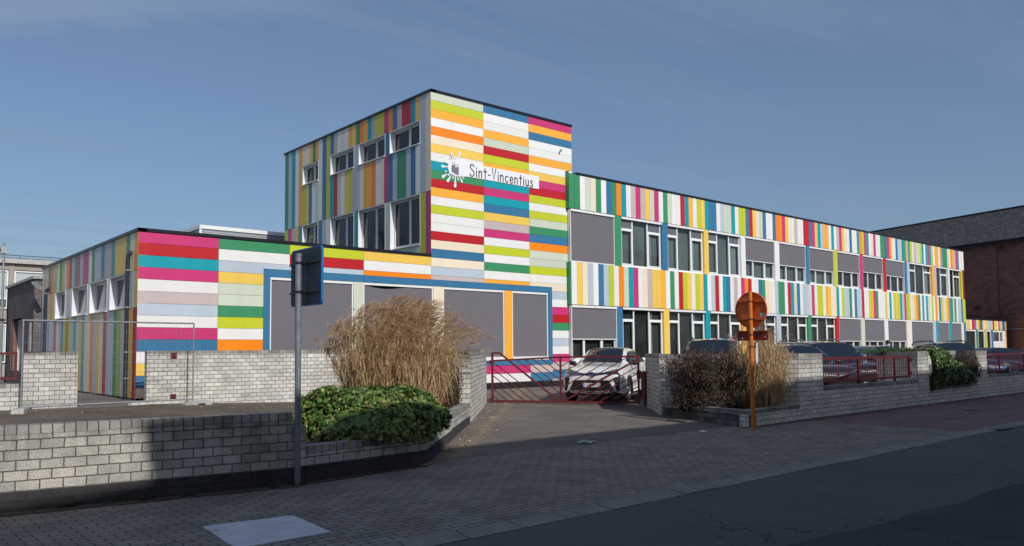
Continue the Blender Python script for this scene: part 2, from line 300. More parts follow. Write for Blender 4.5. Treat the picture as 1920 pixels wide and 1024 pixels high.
# ------------------------------------------------------------------ mesh builder
class MB:
    def __init__(s): s.v = []; s.f = []; s.m = []; s.uv = {}; s.sm = []
    def add(s, vs, fs, m=0, smooth=False):
        o = len(s.v); s.v += [tuple(v) for v in vs]
        for f in fs:
            s.f.append([o + i for i in f]); s.m.append(m); s.sm.append(smooth)
        return o
    def quad(s, a, b, c, d, m=0, uv=None):
        s.add([a, b, c, d], [(0, 1, 2, 3)], m)
        if uv: s.uv[len(s.f) - 1] = uv
    def box(s, x0, x1, y0, y1, z0, z1, m=0):
        v = [(x0, y0, z0), (x1, y0, z0), (x1, y1, z0), (x0, y1, z0), (x0, y0, z1), (x1, y0, z1), (x1, y1, z1), (x0, y1, z1)]
        s.add(v, [(3, 2, 1, 0), (4, 5, 6, 7), (0, 1, 5, 4), (1, 2, 6, 5), (2, 3, 7, 6), (3, 0, 4, 7)], m)
    def obox(s, c, ax, ay, az, hx, hy, hz, m=0):
        c = Vector(c); ax = Vector(ax).normalized() * hx; ay = Vector(ay).normalized() * hy; az = Vector(az).normalized() * hz
        v = [c + ax * i + ay * j + az * k for k in (-1, 1) for (i, j) in ((-1, -1), (1, -1), (1, 1), (-1, 1))]
        s.add(v, [(3, 2, 1, 0), (4, 5, 6, 7), (0, 1, 5, 4), (1, 2, 6, 5), (2, 3, 7, 6), (3, 0, 4, 7)], m)
    def tube(s, pts, r, n=8, m=0, cap=True, smooth=True):
        pts = [Vector(p) for p in pts]; rs = r if isinstance(r, (list, tuple)) else [r] * len(pts)
        rings = []; up = Vector((0, 0, 1))
        t0 = (pts[1] - pts[0]).normalized()
        if abs(t0.dot(up)) > 0.95: up = Vector((1, 0, 0))
        a = t0.cross(up).normalized()
        vs = []
        for i, p in enumerate(pts):
            t = (pts[min(i + 1, len(pts) - 1)] - pts[max(i - 1, 0)]).normalized()
            a = (a - t * a.dot(t)).normalized(); b = t.cross(a)
            for k in range(n):
                q = 2 * math.pi * k / n
                vs.append(p + (a * math.cos(q) + b * math.sin(q)) * rs[i])
        fs = []
        for i in range(len(pts) - 1):
            for k in range(n):
                fs.append((i * n + k, i * n + (k + 1) % n, (i + 1) * n + (k + 1) % n, (i + 1) * n + k))
        s.add(vs, fs, m, smooth)
        if cap:
            s.add(vs[:n], [tuple(range(n - 1, -1, -1))], m); s.add(vs[-n:], [tuple(range(n))], m)
    def prism(s, poly, ext, m=0):
        n = len(poly); ext = Vector(ext); p = [Vector(q) for q in poly]
        v = p + [q + ext for q in p]
        s.add(v, [tuple(range(n - 1, -1, -1)), tuple(range(n, 2 * n))] + [(i, (i + 1) % n, n + (i + 1) % n, n + i) for i in range(n)], m)
    def wallbox(s, a, b, z0, z1, th, m=0, u0=0.0, zo=0.0):
        """upright slab from a to b (xy), thickness th to the left of a->b, with metre uvs"""
        a = Vector((a[0], a[1], 0)); b = Vector((b[0], b[1], 0)); d = b - a; L = d.length; d.normalize()
        nrm = Vector((-d.y, d.x, 0)) * th
        def P(p, z): return (p.x, p.y, z)
        c = [a, b, b + nrm, a + nrm]; lens = [L, th, L, th]; u = u0
        for i in range(4):
            p, q = c[i], c[(i + 1) % 4]
            s.quad(P(p, z0), P(q, z0), P(q, z1), P(p, z1), m, uv=[(u, z0 - zo), (u + lens[i], z0 - zo), (u + lens[i], z1 - zo), (u, z1 - zo)])
            u += lens[i]
        s.quad(P(c[0], z1), P(c[1], z1), P(c[2], z1), P(c[3], z1), m, uv=[(u0, z1 - zo), (u0 + L, z1 - zo), (u0 + L, z1 - zo + th), (u0, z1 - zo + th)])
    def build(s, name, mats, parent=None, loc=(0, 0, 0)):
        me = bpy.data.meshes.new(name)
        me.from_pydata(s.v, [], s.f)
        mats = mats if isinstance(mats, (list, tuple)) else [mats]
        for mt in mats: me.materials.append(mt)
        if len(mats) > 1: me.polygons.foreach_set('material_index', s.m)
        if any(s.sm): me.polygons.foreach_set('use_smooth', s.sm)
        if s.uv:
            ul = me.uv_layers.new(name='UVMap')
            for fi, uv in s.uv.items():
                for k, li in enumerate(me.polygons[fi].loop_indices): ul.data[li].uv = uv[k]
        me.update()
        o = bpy.data.objects.new(name, me); COL.objects.link(o); o.location = loc
        if parent is not None:
            o.parent = parent
        return o

def thing(name, label, cat, loc=(0, 0, 0), rz=0.0, group=None):
    o = bpy.data.objects.new(name, None); COL.objects.link(o); o.location = loc; o.rotation_euler = (0, 0, rz)
    o.empty_display_size = 0.3
    o['label'] = label; o['category'] = cat
    if group: o['group'] = group
    return o
def tag(o, label, cat, group=None):
    o['label'] = label; o['category'] = cat
    if group: o['group'] = group
    return o
def structure(o): o['kind'] = 'structure'; return o

class Frame:
    """facade frame: u along the wall, z up, d outwards"""
    def __init__(s, o, u, n): s.o = Vector(o); s.u = Vector(u); s.n = Vector(n)
    def p(s, u, z, d): q = s.o + s.u * u + s.n * d; return (q.x, q.y, z)
    def box(s, mb, u0, u1, z0, z1, d0, d1, m=0):
        v = [s.p(u0, z0, d1), s.p(u1, z0, d1), s.p(u1, z0, d0), s.p(u0, z0, d0), s.p(u0, z1, d1), s.p(u1, z1, d1), s.p(u1, z1, d0), s.p(u0, z1, d0)]
        fs = [(3, 2, 1, 0), (4, 5, 6, 7), (0, 1, 5, 4), (1, 2, 6, 5), (2, 3, 7, 6), (3, 0, 4, 7)]
        if s.u.cross(Vector((0, 0, 1))).dot(s.n) < 0: fs = [tuple(reversed(f)) for f in fs]
        mb.add(v, fs, m)
    def quad(s, mb, u0, u1, z0, z1, d, m=0):
        v = [s.p(u0, z0, d), s.p(u1, z0, d), s.p(u1, z1, d), s.p(u0, z1, d)]
        if s.u.cross(Vector((0, 0, 1))).dot(s.n) < 0: v.reverse()
        mb.add(v, [(0, 1, 2, 3)], m)

# ------------------------------------------------------------------ ground height of the yard
def cl(x): return max(0.0, min(1.0, x))
def yard(x, y):
    return 0.015 * max(0.0, min(12.3, y + 12.3)) + 0.18 * cl((-4.5 - x) / 5.0) * cl((y + 12.0) / 5.0)
# ================================================================== THE SETTING
def sheet(name, x0, x1, y0, y1, z, m):
    b = MB(); b.quad((x0, y0, z), (x1, y0, z), (x1, y1, z), (x0, y1, z)); return structure(b.build(name, m))
sheet('ground', -1500, 1500, -1500, 1500, -0.12, M['ground'])
sheet('road', -120, 220, -23.4, -16.615, -0.03, M['asphalt'])
b = MB(); edge = [(-10.6, -18.42), (-9.5, -18.58), (-8.9, -18.62), (-8.2, -18.75), (-7.4, -18.72), (-6.6, -18.86), (-5.6, -18.8), (-4.7, -18.9), (-2.8, -18.83), (1.5, -18.9), (14, -18.85), (40, -18.9), (40, -23.3), (-11.4, -23.3), (-11.0, -20.6)]
b.add([(x, y, -0.026) for x, y in reversed(edge)], [tuple(range(len(edge)))]); structure(b.build('road_patch', M['asphalt_old']))
sheet('far_pavement', -120, 220, -27.5, -23.4, 0.0, M['paver'])
sheet('pavement', -60, 0.6, -16.402, -12.4, 0.0, M['paver'])
sheet('red_pavement', 0.604, 140, -16.402, -12.4, 0.0, M['paver_red'])
b = MB()
x = -40.0
while x < 90:
    L = 0.6 + random.uniform(-0.012, 0.012); dz = random.uniform(-0.004, 0.003); dy = random.uniform(-0.006, 0.006)
    y0, y1 = -16.635 + dy, -16.41 + dy
    b.prism([(x + 0.006, y1, -0.1), (x + 0.006, y0, -0.1), (x + 0.006, y0, -0.022 + dz), (x + 0.006, y0 + 0.13, -0.006 + dz), (x + 0.006, y1 - 0.02, 0.010 + dz), (x + 0.006, y1, 0.006 + dz)], (L - 0.016, 0, 0))
    x += L
structure(b.build('gutter', M['gutter']))
# yard, a gently rising sheet
b = MB(); xs = [-60 + i * 1.0 for i in range(0, 141)]; ys = [-12.72 + i * 0.75 for i in range(0, 110)]
vs = [(x, y, max(0.004, yard(x, y))) for y in ys for x in xs]; nx = len(xs)
b.add(vs, [(j * nx + i, j * nx + i + 1, (j + 1) * nx + i + 1, (j + 1) * nx + i) for j in range(len(ys) - 1) for i in range(nx - 1)], smooth=True)
structure(b.build('driveway', M['drive']))
b = MB(); xs = [-30 + i * 0.5 for i in range(0, 51)]; ys = [-12.4 + i * 0.5 for i in range(0, 22)]
vs = []
for y in ys:
    for x in xs:
        xm = min(x, -5.6 + 0.9 * (y + 8.5)) if y < -3 else min(x, -1.9)
        vs.append((xm, y, max(0.004, yard(xm, y)) + 0.006))
nx = len(xs); b.add(vs, [(j * nx + i, j * nx + i + 1, (j + 1) * nx + i + 1, (j + 1) * nx + i) for j in range(len(ys) - 1) for i in range(nx - 1)], smooth=True)
structure(b.build('bare_yard', M['yard_soil']))
# strip of bare soil along the walls
def strip(name, pts, z, m, jag=0.03):
    """pts: list of (x, y_front, y_back)"""
    b = MB(); v = []
    for (x, y0, y1) in pts: v += [(x, y0 + random.uniform(-jag, jag), z), (x, y1, z)]
    b.add(v, [(2 * i, 2 * i + 2, 2 * i + 3, 2 * i + 1) for i in range(len(pts) - 1)])
    return structure(b.build(name, m))
strip('soil', [(-1.6 + i * 0.4, -13.24, -12.95) for i in range(0, 160)], 0.008, M['dirt'])
strip('soil', [(-22 + i * 0.25, -11.62 - 0.1555 * (i * 0.25) - 0.07, -11.5 - 0.1555 * (i * 0.25) + 0.05) for i in range(0, 44)], 0.008, M['dirt'], 0.02)
strip('soil', [(-11.2 + i * 0.25, -13.26 + 0.115 * i * 0.25 , -13.05 + 0.115 * i * 0.25) for i in range(0, 9)], 0.009, M['dirt'], 0.02)
# pale concrete slab let into the pavers
b = MB()
corn = [(-12.86, -14.70), (-12.94, -15.70), (-12.10, -15.70), (-12.03, -14.82)]
pl = []
for i in range(4):
    a, c = Vector(corn[i]), Vector(corn[(i + 1) % 4])
    for k in range(8):
        p = a.lerp(c, k / 8); pl.append((p.x + random.uniform(-.008, .008), p.y + random.uniform(-.008, .008), -0.05))
b.prism(list(reversed(pl)) if False else pl, (0, 0, 0.056)); structure(b.build('concrete_patch', M['concrete']))
# dark little lifting hole in the slab
b = MB(); b.prism([(-12.83 + 0.02 * math.cos(q), -14.95 + 0.012 * math.sin(q), 0.004) for q in [i * math.pi / 6 for i in range(12)]], (0, 0, 0.004)); structure(b.build('concrete_patch', M['black']))

# ---------------------------------------------------------------- block walls
def wall(name, label, segs, th=0.2, cop=0.09, mat='block', group=None):
    """segs: list of (a, b, z0, z1): stepped runs of one masonry wall"""
    ax, ay = segs[0][0]
    t = thing(name, label, 'wall', (ax, ay, segs[0][2]), group=group)
    bd, cp = MB(), MB(); u = random.uniform(0, 5)
    for (a, c, z0, z1) in segs:
        a2 = (a[0] - ax, a[1] - ay); c2 = (c[0] - ax, c[1] - ay); zz = z0 - segs[0][2]
        bd.wallbox(a2, c2, zz - 0.25, z1 - cop - segs[0][2], th, u0=u, zo=zz - 0.0)
        d = Vector((c2[0] - a2[0], c2[1] - a2[1])).normalized(); nrm = Vector((-d.y, d.x)) * -0.004
        e = d * 0.003
        cp.wallbox((a2[0] + nrm.x - e.x, a2[1] + nrm.y - e.y), (c2[0] + nrm.x + e.x, c2[1] + nrm.y + e.y), z1 - cop - segs[0][2] + 0.003, z1 - segs[0][2], th + 0.008, u0=u, zo=-0.3)
        u += Vector((c2[0] - a2[0], c2[1] - a2[1])).length
    bd.build('masonry', M[mat], t); cp.build('coping', M['coping'], t)
    return t
C0 = (-9.17, -12.92); C1 = (-5.30, -8.95); C2 = (-1.42, -4.72)
wall('block_wall', 'low sunlit white block wall with dark brick base beside the grey sign pole', [((-24, -11.18), (-11.27, -13.16), 0, 0.86)])
wall('planter_wall', 'low white block planter wall below the glossy ivy', [((-11.265, -13.16), (-11.08, -13.14), 0, 0.69), ((-11.07, -13.14), C0, 0, 0.44), (C0, (-7.3, -11.0), 0.0, 0.45), ((-7.295, -10.995), C1, 0.02, 0.49)], mat='block_low')
wall('gate_wall', 'tall white block wall running back from the dry grass to the gate hinge', [(C1, C2, 0.07, 1.56)], th=0.22, mat='block_np')
wall('yard_wall', 'white block wall behind the wire fence in front of the low striped block', [((-9.55, -1.5), (-2.3, -1.5), 0.30, 1.64)], mat='block_np')
wall('yard_wall', 'block wall linking the gate hinge wall to the wall by the big grey sun screens', [((-2.3, -1.51), (-1.62, -4.7), 0.15, 1.60)], mat='block_np')
wall('pillar_wall', 'short free standing white block wall left of the wire fence gap', [((-12.15, -1.4), (-11.05, -1.4), 0.33, 1.64)], th=0.25, mat='block_np')
wall('block_wall', 'low white block wall under the red rail fence at the left edge', [((-22, -1.38), (-12.16, -1.38), 0.33, 0.92)], mat='block_np')
b = MB(); b.wallbox((-9.97, -1.75), (-9.57, -1.62), 0.2, 0.40, 0.12); tag(b.build('step_block', M['block_np']), 'short low row of white blocks on the ground in the wall gap', 'step')
# right of the drive
K0 = (1.05, -8.42); K1 = (-0.62, -10.22); K2 = (0.73, -12.99)
wall('gate_pier_wall', 'tall shaded white block wall beside the gate latch with the brown hedge in front', [(K0, K1, 0.05, 1.47), (K1, K2, 0.0, 1.46)], th=0.22, mat='block_np')
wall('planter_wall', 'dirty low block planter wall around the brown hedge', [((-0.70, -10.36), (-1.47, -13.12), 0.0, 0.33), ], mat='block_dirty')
wall('planter_wall', 'pale low block planter wall right of the orange sign pole', [((-1.475, -13.125), (0.74, -13.005), 0.0, 0.34)], mat='block_street')
wall('street_wall', 'long low white block wall under the first red railing along the pavement', [((0.745, -13.0), (1.82, -13.0), 0, 1.46), ((1.825, -12.995), (7.045, -12.995), 0, 0.69), ((7.05, -13.0), (7.78, -13.0), 0, 1.46)], th=0.28, mat='block_street')
wall('niche_wall', 'block wall recess behind the climbing ivy between two street pillars', [((7.055, -12.10), (7.05, -12.715), 0, 1.46)], th=0.24, mat='block_np')
wall('niche_wall', 'block wall at the back of the ivy recess topped by ivy', [((7.06, -12.09), (12.3, -12.09), 0, 1.46)], th=0.22, mat='block_np')
wall('street_wall', 'white block street wall running from the ivy recess to the right edge', [((7.785, -12.995), (11.39, -12.995), 0, 0.46), ((11.4, -13.0), (12.3, -13.0), 0, 1.46), ((12.305, -12.995), (40, -12.995), 0, 0.69)], th=0.28, mat='block_street')

# planting soil
def soil(name, poly, z):
    b = MB(); b.prism(poly, (0, 0, z)); return structure(b.build(name, M['dirt']))
soil('planting_soil', [(-10.9, -12.92, 0), (-9.25, -12.7, 0), (-7.4, -10.8, 0), (-5.5, -8.8, 0), (-6.6, -6.8, 0), (-11.0, -11.2, 0)], 0.38)
soil('planting_soil', [(-1.27, -12.9, 0), (0.55, -12.8, 0), (-0.5, -10.45, 0), (-0.72, -10.6, 0)], 0.27)
soil('planting_soil', [(7.3, -12.7, 0), (11.6, -12.7, 0), (11.6, -12.1, 0), (7.3, -12.1, 0)], 0.4)

# ================================================================== THE SCHOOL
FR = Frame((0, 0, 0), (1, 0, 0), (0, -1, 0))
TL = Frame((0, 0, 0), (0, 1, 0), (-1, 0, 0))
XL = -9.39
LL = Frame((XL, 0, 0), (0, 1, 0), (-1, 0, 0))
YW = -0.2
WG = Frame((0, YW, 0), (1, 0, 0), (0, -1, 0))
HT, HL, HW = 10.66, 4.90, 8.69
XT, XE = 6.90, 47.72
school = thing('school_building', 'striped many coloured school with a three storey corner tower and long wing', 'school', (0, 0, 0.2))
OFF = (0, 0, -0.2)
def part(mb, name, mats, parent=None):
    o = mb.build(name, mats, parent or school)
    if parent is None or parent is school: o.location = OFF
    return o
# cores
b = MB()
b.box(0.22, XT, 0.035, 11.6, 0.15, HT - 0.1)
b.box(XL + 0.22, 0.21, 0.30, 12.4, 0.15, HL - 0.1)
b.box(XT + 0.01, XE - 0.02, 0.30, 10.0, 0.15, HW - 0.1)
b.box(-5.74, 0.0, 0.15, 0.29, 3.9, 4.7); b.box(XL + 0.22, -5.95, 0.035, 0.29, 0.15, 4.7)
part(b, 'wall', M['core'])
# base plinths
b = MB(); FR.box(b, XL + 0.02, XT, 0.05, 0.40, -0.3, -0.03); LL.box(b, 0.03, 12.4, 0.1, 0.40, -0.2, -0.03); WG.box(b, 6.55, XE, 0.0, 0.45, -0.45, -0.03)
part(b, 'plinth', M['plinth'])
# roof trims
b = MB()
FR.box(b, -0.03, XT + 0.02, HT - 0.085, HT, -0.2, 0.035); TL.box(b, -0.035, 11.62, HT - 0.085, HT, -0.2, 0.032)
b.box(0.2, XT, 0.2, 11.6, HT - 0.12, HT - 0.04); b.box(XT - 0.2, XT + 0.021, 0.2, 11.62, HT - 0.085, HT)
part(b, 'roof_edge', M['roof_edge'])
b = MB()
FR.box(b, XL - 0.03, -0.004, HL - 0.085, HL, -0.2, 0.035); LL.box(b, -0.035, 12.42, HL - 0.085, HL, -0.2, 0.032); b.box(XL + 0.2, -0.004, 0.2, 12.4, HL - 0.12, HL - 0.03)
part(b, 'roof_edge', M['roof_edge'])
b = MB(); WG.box(b, 6.93, XE + 0.03, HW - 0.085, HW, -0.3, 0.035); b.box(XT + 0.02, XE, 0.12, 10.0, HW - 0.12, HW - 0.03)
part(b, 'roof_edge', M['roof_edge'])

GAP = 0.004
def hplanks(mb, fr, u0, u1, cols, ztop, pitch, zmin=None, zcut=None, d0=-0.03):
    """column of horizontal boards, top to bottom"""
    for i, c in enumerate(cols):
        z1 = ztop - i * pitch; z0 = z1 - pitch
        if i == 0: z1 = ztop
        if zmin is not None:
            if z1 <= zmin + 0.01: break
            z0 = max(z0, zmin)
        if c == ' ': continue
        j = random.uniform(-0.0015, 0.0)
        fr.box(mb, u0 + GAP, u1 - GAP, z0 + GAP, z1 - GAP, d0, j, CI.index(c))
def vplanks(mb, fr, us, cols, z0, z1, d0=-0.03):
    for i, c in enumerate(cols):
        if i + 1 >= len(us): break
        if c == ' ': continue
        j = random.uniform(-0.0015, 0.0)
        a, q = sorted((us[i], us[i + 1]))
        fr.box(mb, a + GAP, q - GAP, z0 + GAP, z1 - GAP, d0, j, CI.index(c))

# front facade: rows of boards (tower + low block share the plane)
PT = 0.3052; ZT = HT - 0.075
j1, j2 = 2.335, 4.56
t1 = 'SLAWOCYWTGRAWLWWRCBCUP'; t2 = 'BWWASRLAWTMTBYPMWLWGWA'
t3 = 'MABWWAWYMRLWLSGBOSSLWC'; t3b = 'UWMRGWUWMPB'
b = MB()
zf = 4.025   # top of the blue window surround
hplanks(b, FR, 0.0, j1, t1, ZT, PT, zmin=zf)
hplanks(b, FR, j1, j2, t2, ZT, PT, zmin=zf)
hplanks(b, FR, j2, XT, t3[:8], ZT, PT)
hplanks(b, FR, j2, 6.62, t3[8:21], ZT - 8 * PT, PT)
hplanks(b, FR, j2, 5.715, t3[21:], ZT - 21 * PT, PT, zmin=zf)
hplanks(b, FR, 5.715 - 2 * GAP, 6.62, t3[21:] + t3b, ZT - 21 * PT, PT, zmin=0.42)
FR.box(b, 6.62 + GAP, XT, 3.0, ZT - 8 * PT, -0.03, -0.008, 0)
part(b, 'cladding', PLM)
b = MB(); PL_ = 0.3195; ZL = HL - 0.075
hplanks(b, FR, XL, -7.27, 'MRTMWPUWMBWYBC', ZL, PL_, zmin=0.40)
hplanks(b, FR, -7.27, -5.14, 'GW', ZL, PL_)
hplanks(b, FR, -7.27, -5.945, 'UYSSGLWOWMUC', ZL - 2 * PL_, PL_, zmin=0.40)
hplanks(b, FR, -5.945 - 2 * GAP, -5.14, 'U', ZL - 2 * PL_, PL_, zmin=zf)
hplanks(b, FR, -5.14, -2.62, 'LRU', ZL, PL_, zmin=zf)
hplanks(b, FR, -2.62, 0.0, 'YWO', ZL, PL_, zmin=zf)
part(b, 'cladding', PLM)
# boards under the window band
b = MB()
for (u0, u1, c, z0, z1) in [(-5.945, -1.0, 'M', 0.735, 1.035), (-1.0, 4.56, 'M', 0.735, 1.035), (4.56, 5.715, 'P', 0.735, 1.035),
                            (-5.945, -1.0, 'W', 0.42, 0.73), (-1.0, 4.56, 'W', 0.42, 0.73), (4.56, 5.715, 'B', 0.42, 0.73)]:
    FR.box(b, u0 + GAP, u1 - GAP, z0 + GAP, z1, -0.03, -0.001, CI.index(c))
part(b, 'cladding', PLM)
# blue surround of the window band
b = MB()
for (u0, u1) in ((-5.95, -2.62), (-2.61, 1.38), (1.39, 4.56), (4.57, 5.70)):
    FR.box(b, u0, u1, 3.80, zf - 0.004, -0.12, 0.025)
FR.box(b, -5.95, -5.75, 1.04, 3.797, -0.12, 0.025); FR.box(b, 5.495, 5.70, 1.04, 3.797, -0.12, 0.025)
FR.box(b, -5.748, 5.493, 1.04, 1.22, -0.12, 0.02)
part(b, 'window_surround', PLM[CI.index('B')])
for (u0, u1, c) in ((-2.985, -2.64, 'S'), (0.09, 0.50, 'C'), (3.285, 3.65, 'A')):
    b = MB(); FR.box(b, u0, u1, 1.223, 3.797, -0.12, 0.012); part(b, 'window_post', PLM[CI.index(c)])
# big windows with screens down
def screen_window(fr, u0, u1, z0, z1, crump=False):
    f = MB()
    fr.box(f, u0, u1, z0, z0 + 0.12, -0.2, 0.03); fr.box(f, u0, u1, z1 - 0.085, z1 - 0.003, -0.2, 0.005)
    fr.box(f, u0, u0 + 0.045, z0 + 0.12, z1 - 0.088, -0.2, -0.01); fr.box(f, u1 - 0.045, u1, z0 + 0.12, z1 - 0.088, -0.2, -0.01)
    w = part(f, 'window', M['white_pvc'])
    s = MB(); n = 24; m_ = 8
    vs = []
    for k in range(m_ + 1):
        for i in range(n + 1):
            u = u0 + 0.048 + (u1 - u0 - 0.096) * i / n; tt = k / m_; z = z0 + 0.13 + (z1 - 0.09 - z0 - 0.13) * tt
            d = -0.03 + 0.004 * math.sin(u * 3.1 + 2) * math.sin(z * 2.0)
            if crump:
                q = i / n; d += 0.035 * math.sin(3.14 * q) * max(0, (tt - 0.55)) * math.sin(9 * q + 16 * tt)
                if k == m_: z -= 0.10 * (1 - (2 * q - 1) ** 2) ** 0.5 * (0.5 + 0.5 * math.sin(6.3 * q))
            vs.append(fr.p(u, z, d))
    s.add(vs, [(k * (n + 1) + i, k * (n + 1) + i + 1, (k + 1) * (n + 1) + i + 1, (k + 1) * (n + 1) + i) for k in range(m_) for i in range(n)], smooth=True)
    s.build('sun_screen', M['screen'], w)
    p = MB(); fr.quad(p, u0 + 0.05, u1 - 0.05, z0 + 0.13, z1 - 0.09, -0.12); p.build('pane', M['glass'], w)
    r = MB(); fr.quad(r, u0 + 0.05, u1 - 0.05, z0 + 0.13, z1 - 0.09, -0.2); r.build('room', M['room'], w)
screen_window(FR, -5.745, -2.99, 1.225, 3.80)
screen_window(FR, -2.635, 0.085, 1.225, 3.80, crump=True)
screen_window(FR, 0.505, 3.28, 1.225, 3.80)
screen_window(FR, 3.655, 5.49, 1.225, 3.80)

# ordinary windows -------------------------------------------------
def window(fr, u0, u1, z0, z1, d, style, blind=0.0, box=0.10, lining=0.0, parent=None, rd=0.16, curtain=None, tilt=(), screen_top=0.0, dark='room'):
    f = MB(); W = 0.055 if style != 'side' else 0.035; T = 0.06
    if lining:
        fr.box(f, u0, u0 + 0.025, z0, z1, d - 0.05, lining); fr.box(f, u1 - 0.025, u1, z0, z1, d - 0.05, lining)
        fr.box(f, u0 + 0.026, u1 - 0.026, z0, z0 + 0.03, d - 0.05, lining + 0.03); fr.box(f, u0 + 0.026, u1 - 0.026, z1 - 0.025, z1, d - 0.05, lining)
        u0 += 0.026; u1 -= 0.026; z0 += 0.031; z1 -= 0.026
    if box:
        um = (u0 + u1) / 2
        fr.box(f, u0 + 0.01, um - 0.006, z1 - box, z1 - 0.012, d - 0.02, d + 0.11); fr.box(f, um + 0.006, u1 - 0.01, z1 - box, z1 - 0.012, d - 0.02, d + 0.11)
    zt = z1 - (box * 0.5 if box else 0)
    fr.box(f, u0, u1, z0, z0 + W + 0.03, d - T, d); fr.box(f, u0, u1, zt - W, zt, d - T, d - 0.001)
    fr.box(f, u0, u0 + W, z0 + W + 0.031, zt - W - 0.001, d - T, d); fr.box(f, u1 - W, u1, z0 + W + 0.031, zt - W - 0.001, d - T, d)
    fr.box(f, u0, u1, z0 - 0.02, z0 + 0.025, d, d + 0.05)     # sill
    zi0, zi1 = z0 + W + 0.031, zt - W - 0.001
    if style == 'three': cuts = [u0 + (u1 - u0) * 0.295, u0 + (u1 - u0) * 0.665]
    elif style == 'two': cuts = [u0 + (u1 - u0) * 0.56]
    elif style == 'twor': cuts = [u0 + (u1 - u0) * 0.42]
    elif style == 'side': cuts = [u0 + (u1 - u0) * 0.44]
    else: cuts = []
    HC = 0.035 if style != 'side' else 0.022
    bounds = [u0 + W] + [x for c in cuts for x in (c - HC, c + HC)] + [u1 - W]
    for c in cuts: fr.box(f, c - HC + 0.001, c + HC - 0.001, zi0, zi1, d - T, d - 0.002)
    panes = []
    for i in range(0, len(bounds), 2):
        a, q = bounds[i], bounds[i + 1]
        opening = (style == 'three' and i != 2) or (style == 'two' and i == 0) or (style == 'twor' and i == 2)
        if opening:
            tz = zi0 + (zi1 - zi0) * 0.795
            fr.box(f, a, q, tz - 0.035, tz + 0.03, d - T, d - 0.003)
            panes.append((a, q, tz + 0.03, zi1))
            s_ = 0.05; z9 = tz - 0.036
            dd = d + 0.015
            fr.box(f, a, a + s_, zi0, z9, d - 0.05, dd); fr.box(f, q - s_, q, zi0, z9, d - 0.05, dd)
            fr.box(f, a + s_, q - s_, zi0, zi0 + s_, d - 0.05, dd); fr.box(f, a + s_, q - s_, z9 - s_, z9, d - 0.05, dd)
            panes.append((a + s_, q - s_, zi0 + s_, z9 - s_))
        elif style == 'side':
            s_ = 0.035; dd = d + 0.012
            fr.box(f, a, a + s_, zi0, zi1, d - 0.05, dd); fr.box(f, q - s_, q, zi0, zi1, d - 0.05, dd)
            fr.box(f, a + s_, q - s_, zi0, zi0 + s_, d - 0.05, dd); fr.box(f, a + s_, q - s_, zi1 - s_, zi1, d - 0.05, dd)
            panes.append((a + s_, q - s_, zi0 + s_, zi1 - s_))
        else: panes.append((a, q, zi0, zi1))
    w = part(f, 'window', M['white_pvc'], parent)
    p = MB()
    for (a, q, y0, y1) in panes: fr.quad(p, a, q, y0, y1, d - 0.03)
    p.build('pane', M['glass'], w)
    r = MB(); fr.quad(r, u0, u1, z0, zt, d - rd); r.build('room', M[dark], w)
    if curtain:
        cm = MB()
        for (a, q) in curtain:
            ua, ub = u0 + (u1 - u0) * a, u0 + (u1 - u0) * q; n = max(3, int((ub - ua) / 0.04)); vs = []
            for i in range(n + 1):
                uu = ua + (ub - ua) * i / n
                for z in (z0 + 0.05, zt - 0.05): vs.append(fr.p(uu, z, d - rd + 0.035 + 0.018 * math.sin(i * 1.7)))
            cm.add(vs, [(2 * i, 2 * i + 2, 2 * i + 3, 2 * i + 1) for i in range(n)], smooth=True)
        cm.build('curtain', M['room_pale'], w)
    if screen_top:
        # screens seen behind the upper lights
        for (a, q, y0, y1) in panes:
            if y1 > zi1 - 0.01 and y0 > (zi0 + zi1) / 2: sm = MB(); fr.quad(sm, a - 0.01, q + 0.01, y0 - 0.01, y1 + 0.01, d - 0.034); sm.build('roller_blind', M['screen_in'], w)
    if blind:
        zb = z1 - box - (z1 - box - z0) * blind
        sc = MB(); n = 10; vs = []
        for k in range(5):
            for i in range(n + 1):
                uu = u0 + 0.05 + (u1 - u0 - 0.1) * i / n; z = zb + 0.03 + (z1 - box - zb - 0.03) * k / 4
                vs.append(fr.p(uu, z, d + 0.055 + 0.004 * math.sin(uu * 4 + z * 3)))
        sc.add(vs, [(k * (n + 1) + i, k * (n + 1) + i + 1, (k + 1) * (n + 1) + i + 1, (k + 1) * (n + 1) + i) for k in range(4) for i in range(n)], smooth=True)
        sc.build('sun_screen', M['screen'], w)
        br = MB(); fr.box(br, u0 + 0.03, u1 - 0.03, zb, zb + 0.035, d + 0.04, d + 0.07)
        fr.box(br, u0 + 0.0, u0 + 0.035, z0, z1 - box, d + 0.03, d + 0.075); fr.box(br, u1 - 0.035, u1, z0, z1 - box, d + 0.03, d + 0.075)
        br.build('screen_rail', M['white_pvc'], w)
    return w

# the wing ----------------------------------------------------------
PW = 0.3124; X0 = 6.52
up = ('GGWSCGWBGOTWPMPYSMWGSWWRTAWLYTBBWUSSTWLLBRYCSBWWBOOMYCWPWWRRBMYTUAAWTWPMYCWBWWTOLMTWCMWWGGBMOCWBUUGTATLCPSSLTWTMTLWAAWOTGGSCOAPMTWC')
mid = 'GWYCUWBULWOSTMWCPYYAWGWRLYWLYTWURWTBWPWMORWWBGCCWUGGWRTSBWUUSMWLLWAYCCTWLUUGWBUURWWLAMGWWWYWTWLYLTUMLLWCYOGWTWTSWLWOCBLSCYOTGSGWUUBL'
n_pl = int((XE - X0) / PW)
us = [X0 + i * PW for i in range(n_pl + 1)] + [XE]
